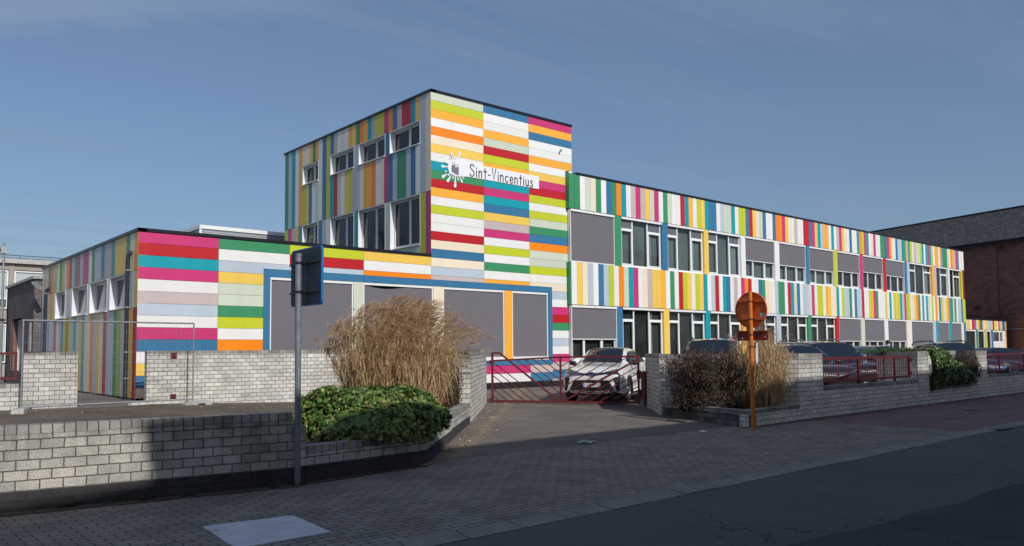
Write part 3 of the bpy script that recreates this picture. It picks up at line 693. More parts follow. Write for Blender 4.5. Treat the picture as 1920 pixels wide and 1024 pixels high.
# the green corner board is narrow
b = MB(); vplanks(b, WG, us, up.ljust(n_pl + 1, 'W'), 7.215, HW - 0.075, d0=-0.16)
WG.box(b, X0 - 0.004, X0 + 0.001, 7.215, HW + 0.02, -0.25, 0.0, CI.index('G'))
part(b, 'cladding', PLM)
b = MB(); usm = [6.58 + i * PW for i in range(n_pl + 1)] + [XE]
vplanks(b, WG, [6.52, 6.60] + [6.60 + (i + 1) * PW for i in range(n_pl - 1)] + [XE], mid.ljust(n_pl + 1, 'W'), 3.375, 5.08, d0=-0.16)
part(b, 'cladding', PLM)
b = MB()
WG.box(b, 6.56, XE, 7.3, HW - 0.1, -0.48, -0.162); WG.box(b, 6.56, XE, 3.45, 5.0, -0.48, -0.162)
part(b, 'wall', M['core'])
b = MB(); WG.box(b, 6.56, XE, 0.46, 1.12, -0.48, -0.06); part(b, 'under_window_panel', M['white_pvc'])
ups = [(9.22, 9.64), (12.36, 12.76), (15.49, 15.85), (18.57, 18.95), (21.70, 22.13), (24.86, 25.24), (28.03, 28.42), (31.19, 31.61), (34.34, 34.79), (37.48, 38.27), (41.88, 42.68), (44.74, 45.03), (47.12, 47.70)]
upc = ['G', 'B', 'Y', 'W', 'W', 'B', 'L', 'M', 'R', 'BU', 'AP', 'W', 'LR']
los = [(9.29, 9.64), (12.38, 12.77), (15.50, 15.86), (18.50, 18.86), (21.70, 22.13), (24.90, 25.26), (28.05, 28.42), (31.15, 31.6), (34.3, 34.78), (37.5, 38.3), (41.8, 42.67), (44.58, 44.99), (46.88, 47.70)]
loc_ = ['B', 'Y', 'T', 'A', 'U', 'G', 'R', 'S', 'W', 'CW', 'UT', 'T', 'CB']
for (spans, cols, z0, z1) in ((ups, upc, 5.085, 7.21), (los, loc_, 0.46, 3.37)):
    for (a, q), cc in zip(spans, cols):
        h = (a + q) / 2 if len(cc) == 2 else q
        b = MB(); WG.box(b, a + GAP, h - GAP / 2, z0, z1, -0.25, -0.02); part(b, 'window_post', PLM[CI.index(cc[0])])
        if len(cc) == 2: b = MB(); WG.box(b, h + GAP / 2, q - GAP, z0, z1, -0.25, -0.02); part(b, 'window_post', PLM[CI.index(cc[1])])
ub = [1.0, 0, 0, 0, .56, .58, .60, .55, .48, .50, 0, 0, 0]
lb = [.60, 0, 0, 0, 0, 0, 0, .62, .62, .62, .98, .98, .98]
pu = 6.60; pl_ = 6.60
for i in range(13):
    a, q = ups[i]; st = 'three' if i < 11 else ('twor' if i == 12 else 'two')
    if i == 11: st = 'twor'
    cur = None
    if not ub[i]: cur = random.choice([[(0.80, 0.93)], [(0.72, 0.80)], None])
    window(WG, pu + 0.005, a - 0.005, 5.09, 7.205, -0.11, st, blind=ub[i], curtain=cur, screen_top=(1 if 0 < i < 4 else 0), dark='room_lit' if i < 7 else 'room')
    pu = q
    a, q = los[i]
    cur = [(0.70, 0.80)] if i in (1, 2, 5) else None
    window(WG, pl_ + 0.005, a - 0.005, 1.14, 3.365, -0.11, 'three' if i < 10 else 'two', blind=lb[i], curtain=cur)
    pl_ = q

# left face of the tower ---------------------------------------------
ty = lambda L: L
top_u = [11.52, 11.16, 10.82, 10.47, 10.12, 9.76, 9.39, 9.09, 8.82, 8.54, 8.27, 7.92, 7.57, 7.22, 6.94, 6.63, 6.33, 6.03, 5.72, 5.42, 5.12, 4.83, 4.53, 4.24, 3.94, 3.64, 3.34, 3.04, 2.74, 2.44, 2.14, 1.84, 1.55, 1.25, 0.95, 0.65, 0.32, 0.004]
b = MB(); Dp = -0.22
vplanks(b, TL, top_u[0:6], 'GUTWA', 7.105, ZT, Dp)
vplanks(b, TL, top_u[5:11], 'CCYGA', 9.74, ZT, Dp)
vplanks(b, TL, top_u[10:14], 'WBL', 7.105, ZT, Dp)
vplanks(b, TL, top_u[13:36], 'BPWCWAYGOATPLLMOBPRRTY', 9.72, ZT, Dp)
vplanks(b, TL, [0.65, 0.32, 0.004], 'UC', 7.105, ZT, Dp)
vplanks(b, TL, [9.76, 9.46, 9.16, 8.86, 8.56, 8.27], 'LYBWS', 7.105, 8.85, Dp)
lowu = [7.22 - i * (7.22 - 0.65) / 22 for i in range(23)]
vplanks(b, TL, lowu, 'TRSWYLPUCAAOWCMBUGGUBW', 7.105, 8.85, Dp)
# posts between the upper windows
vplanks(b, TL, [5.262, 4.92], 'U', 8.85, 9.72, Dp); vplanks(b, TL, [2.95, 2.66], 'B', 8.85, 9.72, Dp)
# ground-floor-level band (above the low roof)
vplanks(b, TL, [11.52, 11.16, 10.82, 10.47, 10.12, 9.76], 'LMPYT', HL, 7.10, Dp)
vplanks(b, TL, [8.27, 7.92, 7.57, 7.22], 'BUW', HL, 7.10, Dp)
vplanks(b, TL, [5.25, 4.94], 'T', HL, 7.10, Dp); vplanks(b, TL, [2.945, 2.63], 'S', HL, 7.10, Dp)
vplanks(b, TL, [0.65, 0.32, 0.004], 'LM', HL, 7.10, Dp)
vplanks(b, TL, [9.76, 8.27], 'S', HL, 5.27, Dp); vplanks(b, TL, [7.22, 5.25], 'W', HL, 5.27, Dp); vplanks(b, TL, [4.94, 2.945], 'U', HL, 5.27, Dp); vplanks(b, TL, [2.63, 0.65], 'S', HL, 5.27, Dp)
part(b, 'cladding', PLM)
for (a, q) in ((8.27, 9.76), (5.265, 7.22), (2.955, 4.915), (0.655, 2.655)):
    window(TL, a, q, 8.855, 9.715, -0.17, 'side', box=0, lining=0.006, rd=0.05 - 0.0 + 0.0 if False else 0.045, curtain=None)
for (a, q) in ((8.275, 9.755), (5.255, 7.215), (2.95, 4.935), (0.655, 2.625)):
    window(TL, a, q, 5.275, 7.095, -0.17, 'side', box=0, lining=0.006, rd=0.045)

# left face of the low block ------------------------------------------
b = MB()
import itertools
wins = [(8.40, 9.95), (5.33, 7.40), (3.01, 5.05), (1.07, 2.73)]
def run(u0, u1, n): return [u1 - (u1 - u0) * i / n for i in range(n + 1)]
vplanks(b, LL, run(0.004, 12.37, 33), 'CUYBOPLWGLCORUGMUMMWGUUBPPTYYYGCA', 3.79, ZL, Dp)
vplanks(b, LL, run(0.004, 12.37, 33), 'UUWUWUMCUBLRLUTSYTCCOUYCRUUGLWCYR', 0.40, 2.79, Dp)
vplanks(b, LL, run(9.955, 12.37, 8), 'WUWUWAYW', 2.795, 3.785, Dp)
vplanks(b, LL, run(7.405, 8.395, 3), 'WUW', 2.795, 3.785, Dp)
vplanks(b, LL, [5.325, 5.055], 'W', 2.795, 3.785, Dp); vplanks(b, LL, [3.005, 2.735], 'W', 2.795, 3.785, Dp)
vplanks(b, LL, run(0.004, 1.065, 4), 'WUWY', 2.795, 3.785, Dp)
part(b, 'cladding', PLM)
for (a, q) in wins:
    window(LL, a + 0.004, q - 0.004, 2.80, 3.78, -0.165, 'side', box=0, lining=0.006, rd=0.045, dark='room_pale')
# downpipes
for (u, z0, z1) in ((0.62, 0.3, 4.25), (11.15, 0.3, 3.95)):
    b = MB(); P_ = LL.p
    b.tube([P_(u, z0, 0.09), P_(u, z1 - 0.12, 0.09), P_(u - 0.01, z1 - 0.02, 0.075), P_(u - 0.03, z1 + 0.04, 0.03), P_(u - 0.04, z1 + 0.05, -0.02)], 0.055, 10)
    o = part(b, 'downpipe', M['pipe'])
    c = MB()
    for z in (0.9, 1.6, 2.8, 3.8): c.tube([P_(u, z, 0.09), P_(u, z + 0.035, 0.09)], 0.062, 10); LL.box(c, u - 0.012, u + 0.012, z, z + 0.03, 0.0, 0.05)
    c.build('pipe_clip', M['zinc'], o)
# floodlight on the far corner
b = MB(); b.obox((XL - 0.3, 11.5, 4.12), (0.45, -0.75, -0.55), (0.75, 0.45, 0), (0, 0.3, 0.6), 0.22, 0.10, 0.05); b.tube([(XL - 0.25, 11.45, 4.05), (XL, 11.3, 3.98)], 0.03, 6)
part(b, 'floodlight', M['zinc'])

# ---------------------------------------------------------------- school sign
def disc_poly(cx, cz, rx, rz, n=14, a0=0): return [(cx + rx * math.cos(a0 + 2 * math.pi * i / n), cz + rz * math.sin(a0 + 2 * math.pi * i / n)) for i in range(n)]
sign = thing('school_sign', 'white sign with a paint splat emblem and thin black lettering high on the striped tower', 'sign', (3.0, -0.05, 7.8))
SO = Vector((-3.0, 0.05, -7.8))
def fprism(mb, poly, d0, d1, m=0):
    """poly in facade (u,z)"""
    v = [(u, -d0, z) for (u, z) in poly]
    n = len(poly); a = sum(poly[i][0] * poly[(i + 1) % n][1] - poly[(i + 1) % n][0] * poly[i][1] for i in range(n))
    if a < 0: v.reverse()
    mb.prism(list(reversed(v)), (0, -(d1 - d0), 0), m)
b = MB()
fprism(b, [(1.05, 7.80), (5.06, 7.80), (5.06, 8.29), (1.05, 8.29)], 0.002, 0.022)
fprism(b, [(0.78, 7.80), (1.049, 7.74), (1.6, 7.795), (2.3, 7.795), (2.3, 8.292), (1.6, 8.292), (1.05, 8.36), (0.80, 8.27), (0.70, 8.03)], 0.002, 0.020)
cx, cz = 1.05, 8.03
def drop(ang, r0, r1, w):
    c, s = math.cos(ang), math.sin(ang); n_ = (-s, c); pts = []
    L = r1 - r0
    prof = [(0, .35), (.35, .45), (.65, .8), (.85, 1.0), (.95, .75), (1.0, .25)]
    for t, q in prof: pts.append((cx + c * (r0 + L * t) + n_[0] * w * q, cz + s * (r0 + L * t) + n_[1] * w * q))
    for t, q in reversed(prof): pts.append((cx + c * (r0 + L * t) - n_[0] * w * q, cz + s * (r0 + L * t) - n_[1] * w * q))
    fprism(b, pts, 0.003, 0.018)
for (ang, r0, r1, w) in ((182, .36, .62, .05), (160, .36, .56, .045), (203, .40, .50, .03), (215, .47, .72, .055), (222, .34, .46, .04), (236, .34, .66, .05), (252, .30, .42, .03), (268, .28, .70, .055), (286, .29, .44, .03), (302, .30, .56, .045), (318, .32, .50, .025), (112, .36, .60, .035), (72, .40, .66, .05), (150, .62, .70, .03), (84, .42, .47, .02)):
    drop(R(ang), r0, r1, w)
o = b.build('board', M['sign_white'], sign); o.location = SO
# pencils of the emblem
b = MB()
for i, (u, z0, z1) in enumerate(((0.885, 7.86, 8.20), (0.965, 7.83, 8.24), (1.045, 7.80, 8.15), (1.125, 7.79, 8.18))):
    u += 0.02
    for k in (-1, 0, 1): fprism(b, [(u - 0.011 + k * 0.023, z0), (u + 0.009 + k * 0.023, z0), (u + 0.009 + k * 0.023, z1 - 0.09), (u - 0.011 + k * 0.023, z1 - 0.09)], 0.0225, 0.026)
    fprism(b, [(u - 0.018, z1 - 0.05), (u + 0.018, z1 - 0.05), (u, z1 + 0.03)], 0.0225, 0.026)
for (a, r0, r1) in ((118, .30, .52), (104, .30, .40), (92, .30, .37), (132, .34, .42)):
    c, s = math.cos(R(a)), math.sin(R(a)); n_ = (-s * 0.006, c * 0.006)
    fprism(b, [(cx + c * r0 + n_[0], cz + s * r0 + n_[1]), (cx + c * r0 - n_[0], cz + s * r0 - n_[1]), (cx + c * r1 - n_[0], cz + s * r1 - n_[1]), (cx + c * r1 + n_[0], cz + s * r1 + n_[1])], 0.0225, 0.025)
o = b.build('emblem', M['ink_grey'], sign); o.location = SO
# lettering, drawn as single strokes
GL = {'S': (.44, [[(.41, .86), (.33, .97), (.2, 1.0), (.08, .93), (.05, .78), (.12, .64), (.26, .53), (.38, .40), (.41, .22), (.33, .06), (.18, 0), (.06, .07), (.02, .2)]]),
      'i': (.10, [[(.05, 0), (.05, .56)], [(.05, .72), (.05, .77)]]),
      'n': (.36, [[(.04, 0), (.04, .56)], [(.04, .38), (.12, .52), (.22, .55), (.30, .46), (.31, .3), (.31, 0)]]),
      't': (.28, [[(.14, .86), (.14, .0)], [(.0, .60), (.28, .60)]]),
      '-': (.24, [[(.02, .36), (.22, .36)]]),
      'V': (.42, [[(.02, 1.0), (.2, 0), (.40, 1.0)]]),
      'c': (.33, [[(.30, .46), (.2, .55), (.09, .50), (.03, .36), (.03, .18), (.1, .04), (.2, 0), (.31, .10)]]),
      'e': (.34, [[(.03, .26), (.31, .31), (.29, .45), (.19, .55), (.08, .48), (.03, .33), (.04, .14), (.12, .02), (.22, 0), (.32, .12)]]),
      'u': (.35, [[(.03, .56), (.03, .16), (.1, .02), (.2, .02), (.30, .18)], [(.30, .56), (.30, 0)]]),
      's': (.30, [[(.27, .46), (.18, .55), (.07, .50), (.05, .40), (.12, .31), (.22, .24), (.27, .13), (.20, .01), (.1, 0), (.02, .1)]])}
def stroke(mb, pts, hw, d0, d1):
    pts = [Vector(p) for p in pts]
    # smooth the polyline
    if len(pts) > 3:
        q = [pts[0]]
        for i in range(len(pts) - 1):
            p0, p1, p2, p3 = pts[max(i - 1, 0)], pts[i], pts[i + 1], pts[min(i + 2, len(pts) - 1)]
            for k in range(1, 4):
                t = k / 3; q.append(0.5 * ((2 * p1) + (p2 - p0) * t + (2 * p0 - 5 * p1 + 4 * p2 - p3) * t * t + (3 * p1 - p0 - 3 * p2 + p3) * t ** 3))
        pts = q
    L, Rr = [], []
    for i, p in enumerate(pts):
        t = (pts[min(i + 1, len(pts) - 1)] - pts[max(i - 1, 0)]).normalized(); n_ = Vector((-t.y, t.x)) * hw
        e = t * (hw * 0.6 * ((i == len(pts) - 1) - (i == 0)))
        L.append(p + n_ + e); Rr.append(p - n_ + e)
    vs = [(p.x, -d1, p.y) for p in L] + [(p.x, -d1, p.y) for p in Rr] + [(p.x, -d0, p.y) for p in L] + [(p.x, -d0, p.y) for p in Rr]
    n = len(pts); fs = []
    for i in range(n - 1):
        fs += [(i, n + i, n + i + 1, i + 1), (i + 1, 2 * n + i + 1, 2 * n + i, i), (n + i, 3 * n + i, 3 * n + i + 1, n + i + 1)]
    fs += [(0, 2 * n, 3 * n, n), (n - 1, 2 * n - 1, 4 * n - 1, 3 * n - 1)]
    mb.add(vs, fs)
def letter_text(mb, txt, u, z, H, gap, hw, d0, d1, squeeze=1.0):
    for ch in txt:
        w, ss = GL[ch]
        for s_ in ss: stroke(mb, [(u + x * H * squeeze, z + y * H) for x, y in s_], hw, d0, d1)
        u += (w + gap) * H * squeeze
    return u
tw = sum(GL[c][0] + 0.16 for c in 'Sint-Vincentius') - 0.16
b = MB(); Hh = 0.425; sq = (4.74 - 1.68) / (tw * Hh)
letter_text(b, 'Sint-Vincentius', 1.68, 7.835, Hh, 0.16, 0.021, 0.0225, 0.0275, sq)
o = b.build('lettering', M['ink'], sign); o.location = SO
# small drawn bird on the boards
b = MB()
for pts in ([(6.17, 9.36), (6.21, 9.47), (6.30, 9.53), (6.36, 9.58)], [(6.22, 9.38), (6.25, 9.46), (6.33, 9.49)], [(6.18, 9.33), (6.20, 9.40), (6.24, 9.43)], [(6.27, 9.50), (6.29, 9.56)]):
    stroke(b, pts, 0.014, 0.002, 0.006)
tag(b.build('wall_motif', M['ink_grey']), 'small dark sketched bird mark near the top right of the tower', 'motif')
# ---------------------------------------------------------------- annex at the far end
annex = thing('annex_building', 'low striped annex with a white door at the far right end of the wing', 'annex', (47.8, -0.2, 0.2))
AO = (-47.8, 0.2, -0.2)
def apart(mb, name, mats):
    o = mb.build(name, mats, annex); o.location = AO; return o
AN = Frame((0, -0.15, 0), (1, 0, 0), (0, -1, 0))
b = MB(); b.box(47.75, 56.4, 0.25, 7.0, 0.1, 3.6); apart(b, 'wall', M['core'])
b = MB(); AN.box(b, 47.74, 56.5, 3.62, 3.74, -2.0, 0.04); apart(b, 'roof_edge', M['roof_edge'])
b = MB(); n_ = 28
vplanks(b, AN, [47.75 + i * (56.45 - 47.75) / n_ for i in range(n_ + 1)], 'SYYWRMTCAGRSCYSUUSRYYWMYUBBAU', 2.88, 3.615, -0.2)
for (a, q, c) in ((49.9, 50.25, 'G'), (51.7, 52.05, 'L'), (53.1, 53.45, 'B'), (56.35, 56.45, 'A')): AN.box(b, a, q, 0.3, 2.87, -0.2, -0.02, CI.index(c))
apart(b, 'cladding', PLM)
b = MB(); AN.box(b, 53.46, 56.34, 0.25, 2.0, -0.2, -0.06); AN.box(b, 53.46, 56.34, 2.72, 2.87, -0.2, -0.06); AN.box(b, 54.9, 55.1, 2.0, 2.72, -0.2, -0.06); AN.box(b, 55.6, 56.34, 2.0, 2.72, -0.2, -0.06); AN.box(b, 53.46, 53.6, 2.0, 2.72, -0.2, -0.06)
AN.box(b, 53.7, 54.6, 0.3, 1.9, -0.06, -0.03); AN.box(b, 54.75, 55.6, 0.3, 1.9, -0.06, -0.03)
apart(b, 'door', M['white_pvc'])
for (a, q) in ((47.8, 49.88), (50.27, 51.68), (52.07, 53.08)):
    f = MB(); W = 0.12
    AN.box(f, a, q, 0.3, 0.5, -0.15, -0.05); AN.box(f, a, q, 2.75, 2.87, -0.15, -0.05); AN.box(f, a, a + W, 0.5, 2.75, -0.15, -0.05); AN.box(f, q - W, q, 0.5, 2.75, -0.15, -0.05)
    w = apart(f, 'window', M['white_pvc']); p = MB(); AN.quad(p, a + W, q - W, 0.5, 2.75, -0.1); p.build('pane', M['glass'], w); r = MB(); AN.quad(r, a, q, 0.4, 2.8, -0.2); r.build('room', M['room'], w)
b = MB(); AN.quad(b, 53.6, 54.9, 2.0, 2.72, -0.12); AN.quad(b, 55.1, 55.6, 2.0, 2.72, -0.12); apart(b, 'transom_window', M['room'])
# ================================================================== NEIGHBOURING BUILDINGS
def uvwall(mb, a, b_, z0, z1, m=0, u0=0.0):
    """single upright face, uv in metres"""
    L = math.hypot(b_[0] - a[0], b_[1] - a[1])
    mb.quad((a[0], a[1], z0), (b_[0], b_[1], z0), (b_[0], b_[1], z1), (a[0], a[1], z1), m, uv=[(u0, z0), (u0 + L, z0), (u0 + L, z1), (u0, z1)])
# metal clad hall behind the low block
t = thing('metal_hall', 'pale corrugated metal roof hall showing above the low striped block', 'hall', (-2.85, 14.2, 0.2))
b = MB(); x0, x1, y0 = -2.85, 14.0, 14.2
prof = []
zc = 5.0
while zc < 7.25: prof += [(0.0, zc), (0.0, zc + 0.03), (-0.03, zc + 0.045), (-0.03, zc + 0.075)]; zc += 0.09
vs = []
for (d, z) in prof: vs += [(0.0, d, z - 0.2), (x1 - x0, d, z - 0.2)]
b.add(vs, [(2 * i, 2 * i + 1, 2 * i + 3, 2 * i + 2) for i in range(len(prof) - 1)])
b.box(0.01, x1 - x0, 0.01, 18, 0.0, 7.0); b.build('cladding', M['corrug'], t)
b = MB(); b.box(-0.04, x1 - x0, -0.08, 18, 7.05, 7.22); b.box(-0.04, 0.06, -0.06, 0.0, 4.8, 7.05); b.build('roof_edge', M['white_pvc'], t)

# dark brown brick building left of the low block
bx, by0, by1 = -9.62, 12.5, 18.6
t = thing('brick_building', 'small dark brown brick building with a slanting metal roof edge at the left', 'building', (bx, by0, 0.3))
b = MB()
def bw(y0, y1, z0, z1): b.wallbox((0, y1 - by0), (0, y0 - by0), z0 - 0.3, z1 - 0.3, 0.35, u0=by1 - y1)
w1 = (14.85, 17.35); w2 = (11.6, 12.15)
bw(by0, 14.85, 0.2, 4.45); bw(17.35, by1, 0.2, 4.45); bw(14.85, 17.35, 3.05, 4.45); bw(14.85, 17.35, 0.2, 0.9)
b.wallbox((8, by1 - by0), (0, by1 - by0), -0.1, 4.15, 0.3); 
b.build('wall', M['brown_brick'], t)
b = MB(); b.wallbox((0.10, 14.87 - by0), (0.10, 14.85 - by0 + 0.01), 0.6, 2.75, 0.25); b.wallbox((0.02, 17.349 - by0), (0.02, 17.0 - by0), 0.6, 2.75, 0.2)
b.build('window_reveal', M['red_brick'], t)
b = MB(); b.box(-0.08, 8, -0.1, by1 - by0 + 0.06, 4.153, 4.26); b.build('roof_edge', M['zinc'], t)
b = MB()
for k in range(5): b.box(0.20, 0.26, 14.9 - by0 + k * 0.52, 14.97 - by0 + k * 0.52, 0.6, 2.74)
b.box(0.2, 0.26, 14.86 - by0, 17.0 - by0, 2.66, 2.74); w = b.build('window', M['white_pvc'], t)
p = MB(); p.quad((0.24, 17.0 - by0, 0.6), (0.24, 14.87 - by0, 0.6), (0.24, 14.87 - by0, 2.66), (0.24, 17.0 - by0, 2.66)); p.build('pane', M['dim_glass'], w)
b = MB(); b.box(-0.05, -0.003, 0.35, 0.55, 0.0, 2.5); b.box(-0.06, -0.002, 0.30, 0.62, 1.0, 2.0); b.build('wall_panel', M['zinc'], t)

# beige two storey concrete building far behind on the left
t = thing('concrete_building', 'beige concrete two storey building with pale blinds far behind on the left', 'building', (-8, 32, 0.2))
CBF = Frame((0, 0, 0), (1, 0, 0), (0, -1, 0))
b = MB(); b.box(-20, 16, 0.15, 10, -0.2, 6.9)
for x0 in (-18.6, -15.0, -11.4, -7.8, -4.2, -0.6 + 1.45, 4.6): pass
b.build('wall', M['beige'], t)
b = MB(); b.box(-20, 16, -0.25, 10, 6.72, 7.0); b.build('cornice', M['light_conc'], t)
b = MB(); b.box(-20, 16, 0.6, 10, 7.0, 7.12); b.tube([(-20, 0.7, 7.28), (16, 0.7, 7.28)], 0.02, 5)
for k in range(18): b.tube([(-20 + 2.1 * k, 0.7, 7.1), (-20 + 2.1 * k, 0.7, 7.3)], 0.015, 5)
b.build('roof_rail', M['roof_edge'], t)
b = MB()
xs_ = [-0.2 + 1.25 * k for k in range(-14, 11)]
px = [-16.0 + 2.2 * k for k in range(14)]
for x0 in px: CBF.box(b, x0 + 0.98, x0 + 1.22, 0.0, 6.7, -0.2, 0.03)
CBF.box(b, -20, 16, 3.25, 3.95, -0.2, 0.0); CBF.box(b, -20, 16, 6.35, 6.7, -0.2, -0.01)
b.build('facade_frame', M['beige'], t)
for x0 in px:
    for (z0, z1, st) in ((4.05, 6.3, 'a'), (0.9, 3.15, 'b')):
        f = MB(); a, q = x0 - 0.95, x0 + 0.95
        CBF.box(f, a, q, z0, z0 + 0.07, -0.2, -0.04); CBF.box(f, a, q, z1 - 0.07, z1, -0.2, -0.04); CBF.box(f, a, a + 0.07, z0 + 0.07, z1 - 0.07, -0.2, -0.04); CBF.box(f, q - 0.07, q, z0 + 0.07, z1 - 0.07, -0.2, -0.04)
        CBF.box(f, a + 0.07, q - 0.07, z0 + 0.55, z0 + 0.62, -0.2, -0.045)
        w = f.build('window', M['white_pvc'], t)
        p = MB(); CBF.quad(p, a + 0.07, q - 0.07, z0 + 0.62, z1 - 0.07, -0.12); p.build('blind', M['pale_blind'], w)
        p = MB(); CBF.quad(p, a + 0.07, q - 0.07, z0 + 0.07, z0 + 0.55, -0.12); p.build('pane', M['dim_glass'], w)

# big old brick hall with a slate roof on the right
hang = R(73.2)   # direction of its long wall
u_ = Vector((math.cos(hang), math.sin(hang), 0)); n_l = Vector((-u_.y, u_.x, 0))
P0 = Vector((56.85, -1.85, 0))
t = thing('brick_hall', 'big old dark red brick hall with a mossy slate roof behind the right end', 'hall', (P0.x, P0.y, 0.1), hang)
# local: x along the long wall (away), y = left of it (towards the wing), depth goes to -y
b = MB()
Lh, Dh, eave, ridge = 50.0, 14.8, 10.25, 14.05
x00 = -2.6
b.wallbox((x00 + Lh, 0), (x00, 0), -0.3, eave, 0.4, u0=0)
b.wallbox((x00, 0), (x00, -Dh), -0.3, eave, 0.4, u0=Lh)
# pilasters and corbel courses give shallow blind panels
k = 0
xx = x00
while xx < x00 + Lh:
    b.wallbox((xx + 0.75, 0.1), (xx, 0.1), -0.3, eave - 0.45, 0.098, u0=xx + 60); xx += 5.2
b.wallbox((x00 + Lh, 0.12), (x00, 0.12), eave - 0.448, eave - 0.05, 0.118, u0=7)
b.wallbox((x00 + Lh, 0.06), (x00, 0.06), eave - 0.62, eave - 0.449, 0.058, u0=3)
for xe in (x00 + 0.02, x00 + Lh - 0.42): b.prism([(xe, -0.02, eave), (xe, -Dh / 2, ridge - 0.12), (xe, -Dh + 0.02, eave)], (0.4, 0, 0))
b.wallbox((x00, -Dh + 0.4), (x00 + Lh, -Dh + 0.4), -0.3, eave, -0.4 if False else 0.4, u0=0)
b.wallbox((x00 + Lh, -Dh), (x00 + Lh, 0), -0.3, eave, 0.4, u0=0)
b.build('wall', M['hall_brick'], t)
b = MB()
def roofquad(a, b_, c, d):
    a, b_, c, d = map(Vector, (a, b_, c, d)); L = (b_ - a).length; H_ = (d - a).length
    b.quad(a, b_, c, d, uv=[(0, 0), (L, 0), (L, H_), (0, H_)])
roofquad((x00 + Lh, 0.45, eave - 0.1), (x00 - 0.3, 0.45, eave - 0.1), (x00 - 0.3, -Dh / 2, ridge), (x00 + Lh, -Dh / 2, ridge))
roofquad((x00 - 0.3, -Dh - 0.45, eave - 0.1), (x00 + Lh, -Dh - 0.45, eave - 0.1), (x00 + Lh, -Dh / 2, ridge), (x00 - 0.3, -Dh / 2, ridge))
b.build('roof', M['slate'], t)
b = MB(); b.tube([(x00, 0.5, eave - 0.08), (x00 + Lh, 0.5, eave - 0.08)], 0.09, 8); b.box(x00, x00 + Lh, 0.36, 0.44, eave - 0.28, eave - 0.1); b.build('gutter', M['roof_edge'], t)
b = MB(); b.tube([(x00, -Dh / 2, ridge + 0.02), (x00 + Lh, -Dh / 2, ridge + 0.02)], 0.12, 8); b.build('ridge_cap', M['roof_edge'], t)
for (x_, z_) in ((2.2, 9.6), (7.8, 9.6), (-1.2, 4.9), (4.5, 4.8), (9.0, 4.7)):
    b = MB(); b.box(x_ - 0.16, x_ + 0.16, 0.13, 0.19, z_ - 0.14, z_ + 0.14); b.build('vent', M['black'], t)
b = MB(); b.tube([(x00 + 38 - k * 2.0, 0.2, 4.0 + 0.15 * math.sin(k * 1.9) + (0.25 if k % 3 == 0 else 0)) for k in range(20)], 0.025, 5); b.build('cable', M['black'], t)
b = MB(); b.tube([(x00 + 30, 0.16, 2.9), (x00, 0.16, 2.9)], 0.05, 6); b.build('pipe', M['zinc'], t)

# houses on the other side of the street (behind the camera); they shade the road
def street_house(label, x0, x1, y1, h, roof_h, mat):
    t = thing('street_house', label, 'house', (x0, y1, 0))
    b = MB(); L = x1 - x0
    b.wallbox((0, 0), (L, 0), -0.2, h, -0.0001 if False else 0.3, u0=0) if False else None
    b.wallbox((L, 0), (0, 0), -0.1, h, 0.3); b.wallbox((0, 0), (0, -9), -0.1, h, 0.3); b.wallbox((L, -9), (L, 0), -0.1, h, 0.3); b.wallbox((0, -9), (L, -9), -0.1, h, 0.3)
    b.build('wall', mat, t)
    b = MB(); b.prism([(-0.2, 0.35, h - 0.02), (-0.2, -4.5, h + roof_h), (-0.2, -9.4, h - 0.02)], (L + 0.4, 0, 0)); b.build('roof', M['slate'], t)
    F_ = Frame((0, 0, 0), (-1, 0, 0), (0, 1, 0)); F_.o = Vector((0, 0, 0))
    x = 1.0; k = 0
    while x < L - 1.6:
        for z in (0.9, 3.9, 6.7):
            if z + 1.7 > h: continue
            f = MB()
            f.box(x, x + 1.2, 0.002, 0.05, z, z + 0.08); f.box(x, x + 1.2, 0.002, 0.05, z + 1.5, z + 1.6); f.box(x, x + 0.07, 0.002, 0.05, z + 0.08, z + 1.5); f.box(x + 1.13, x + 1.2, 0.002, 0.05, z + 0.08, z + 1.5)
            w = f.build('window', M['white_pvc'], t); p = MB(); p.quad((x + 1.13, 0.02, z + 0.08), (x + 0.07, 0.02, z + 0.08), (x + 0.07, 0.02, z + 1.5), (x + 1.13, 0.02, z + 1.5)); p.build('pane', M['dim_glass'], w)
        x += 2.6; k += 1
    return t
# ================================================================== GATE, FENCES, SIGNS
ga = Vector((-1.32, -4.86, 0)); gb = Vector((0.92, -8.30, 0))
gz = 0.10
d = gb - ga; GLn = d.length
gate = thing('metal_gate', 'closed oxide red metal gate of slanting bars across the driveway', 'gate', (ga.x, ga.y, gz), math.atan2(d.y, d.x))
sx = GLn / 1322.0; sz = 1.36 / 470.0
def gp(px, py): return ((px - 145) * sx, 0, (545 - py) * sz + 0.05)
def bar(mb, p, q, w=0.03, dp=0.03, y=0.0):
    p = Vector(gp(*p)); q = Vector(gp(*q)); p.y = q.y = y; t_ = (q - p)
    mb.obox((p + q) / 2, t_, (0, 1, 0), t_.cross(Vector((0, 1, 0))), t_.length / 2, dp / 2, w / 2)
b = MB()
bar(b, (145, 545), (145, 75), .055, .05); bar(b, (137, 75), (215, 75), .05, .049); bar(b, (145, 150), (780, 118), .05, .047); bar(b, (780, 118), (1465, 115), .05, .0465)
bar(b, (137, 541), (1475, 541), .055, .048); bar(b, (778, 541), (778, 116), .05, .046); bar(b, (1465, 545), (1465, 108), .055, .05)
b.build('gate_frame', M['red_paint'], gate)
b = MB(); bar(b, (215, 75), (765, 538), .05, .044); bar(b, (795, 538), (1462, 140), .05, .044); b.build('brace', M['red_paint'], gate)
b = MB()
def clipseg(p, q, x0, x1, top):
    return p, q
sl = 0.80
for y0 in (160, 228, 294, 358, 422, 486):           # bars leaving the left post
    x1 = 145 + (541 - y0) / sl; 
    e = (x1, 541) if x1 < 765 else (765, y0 + (765 - 145) * sl)
    bar(b, (150, y0), e, .024, .02)
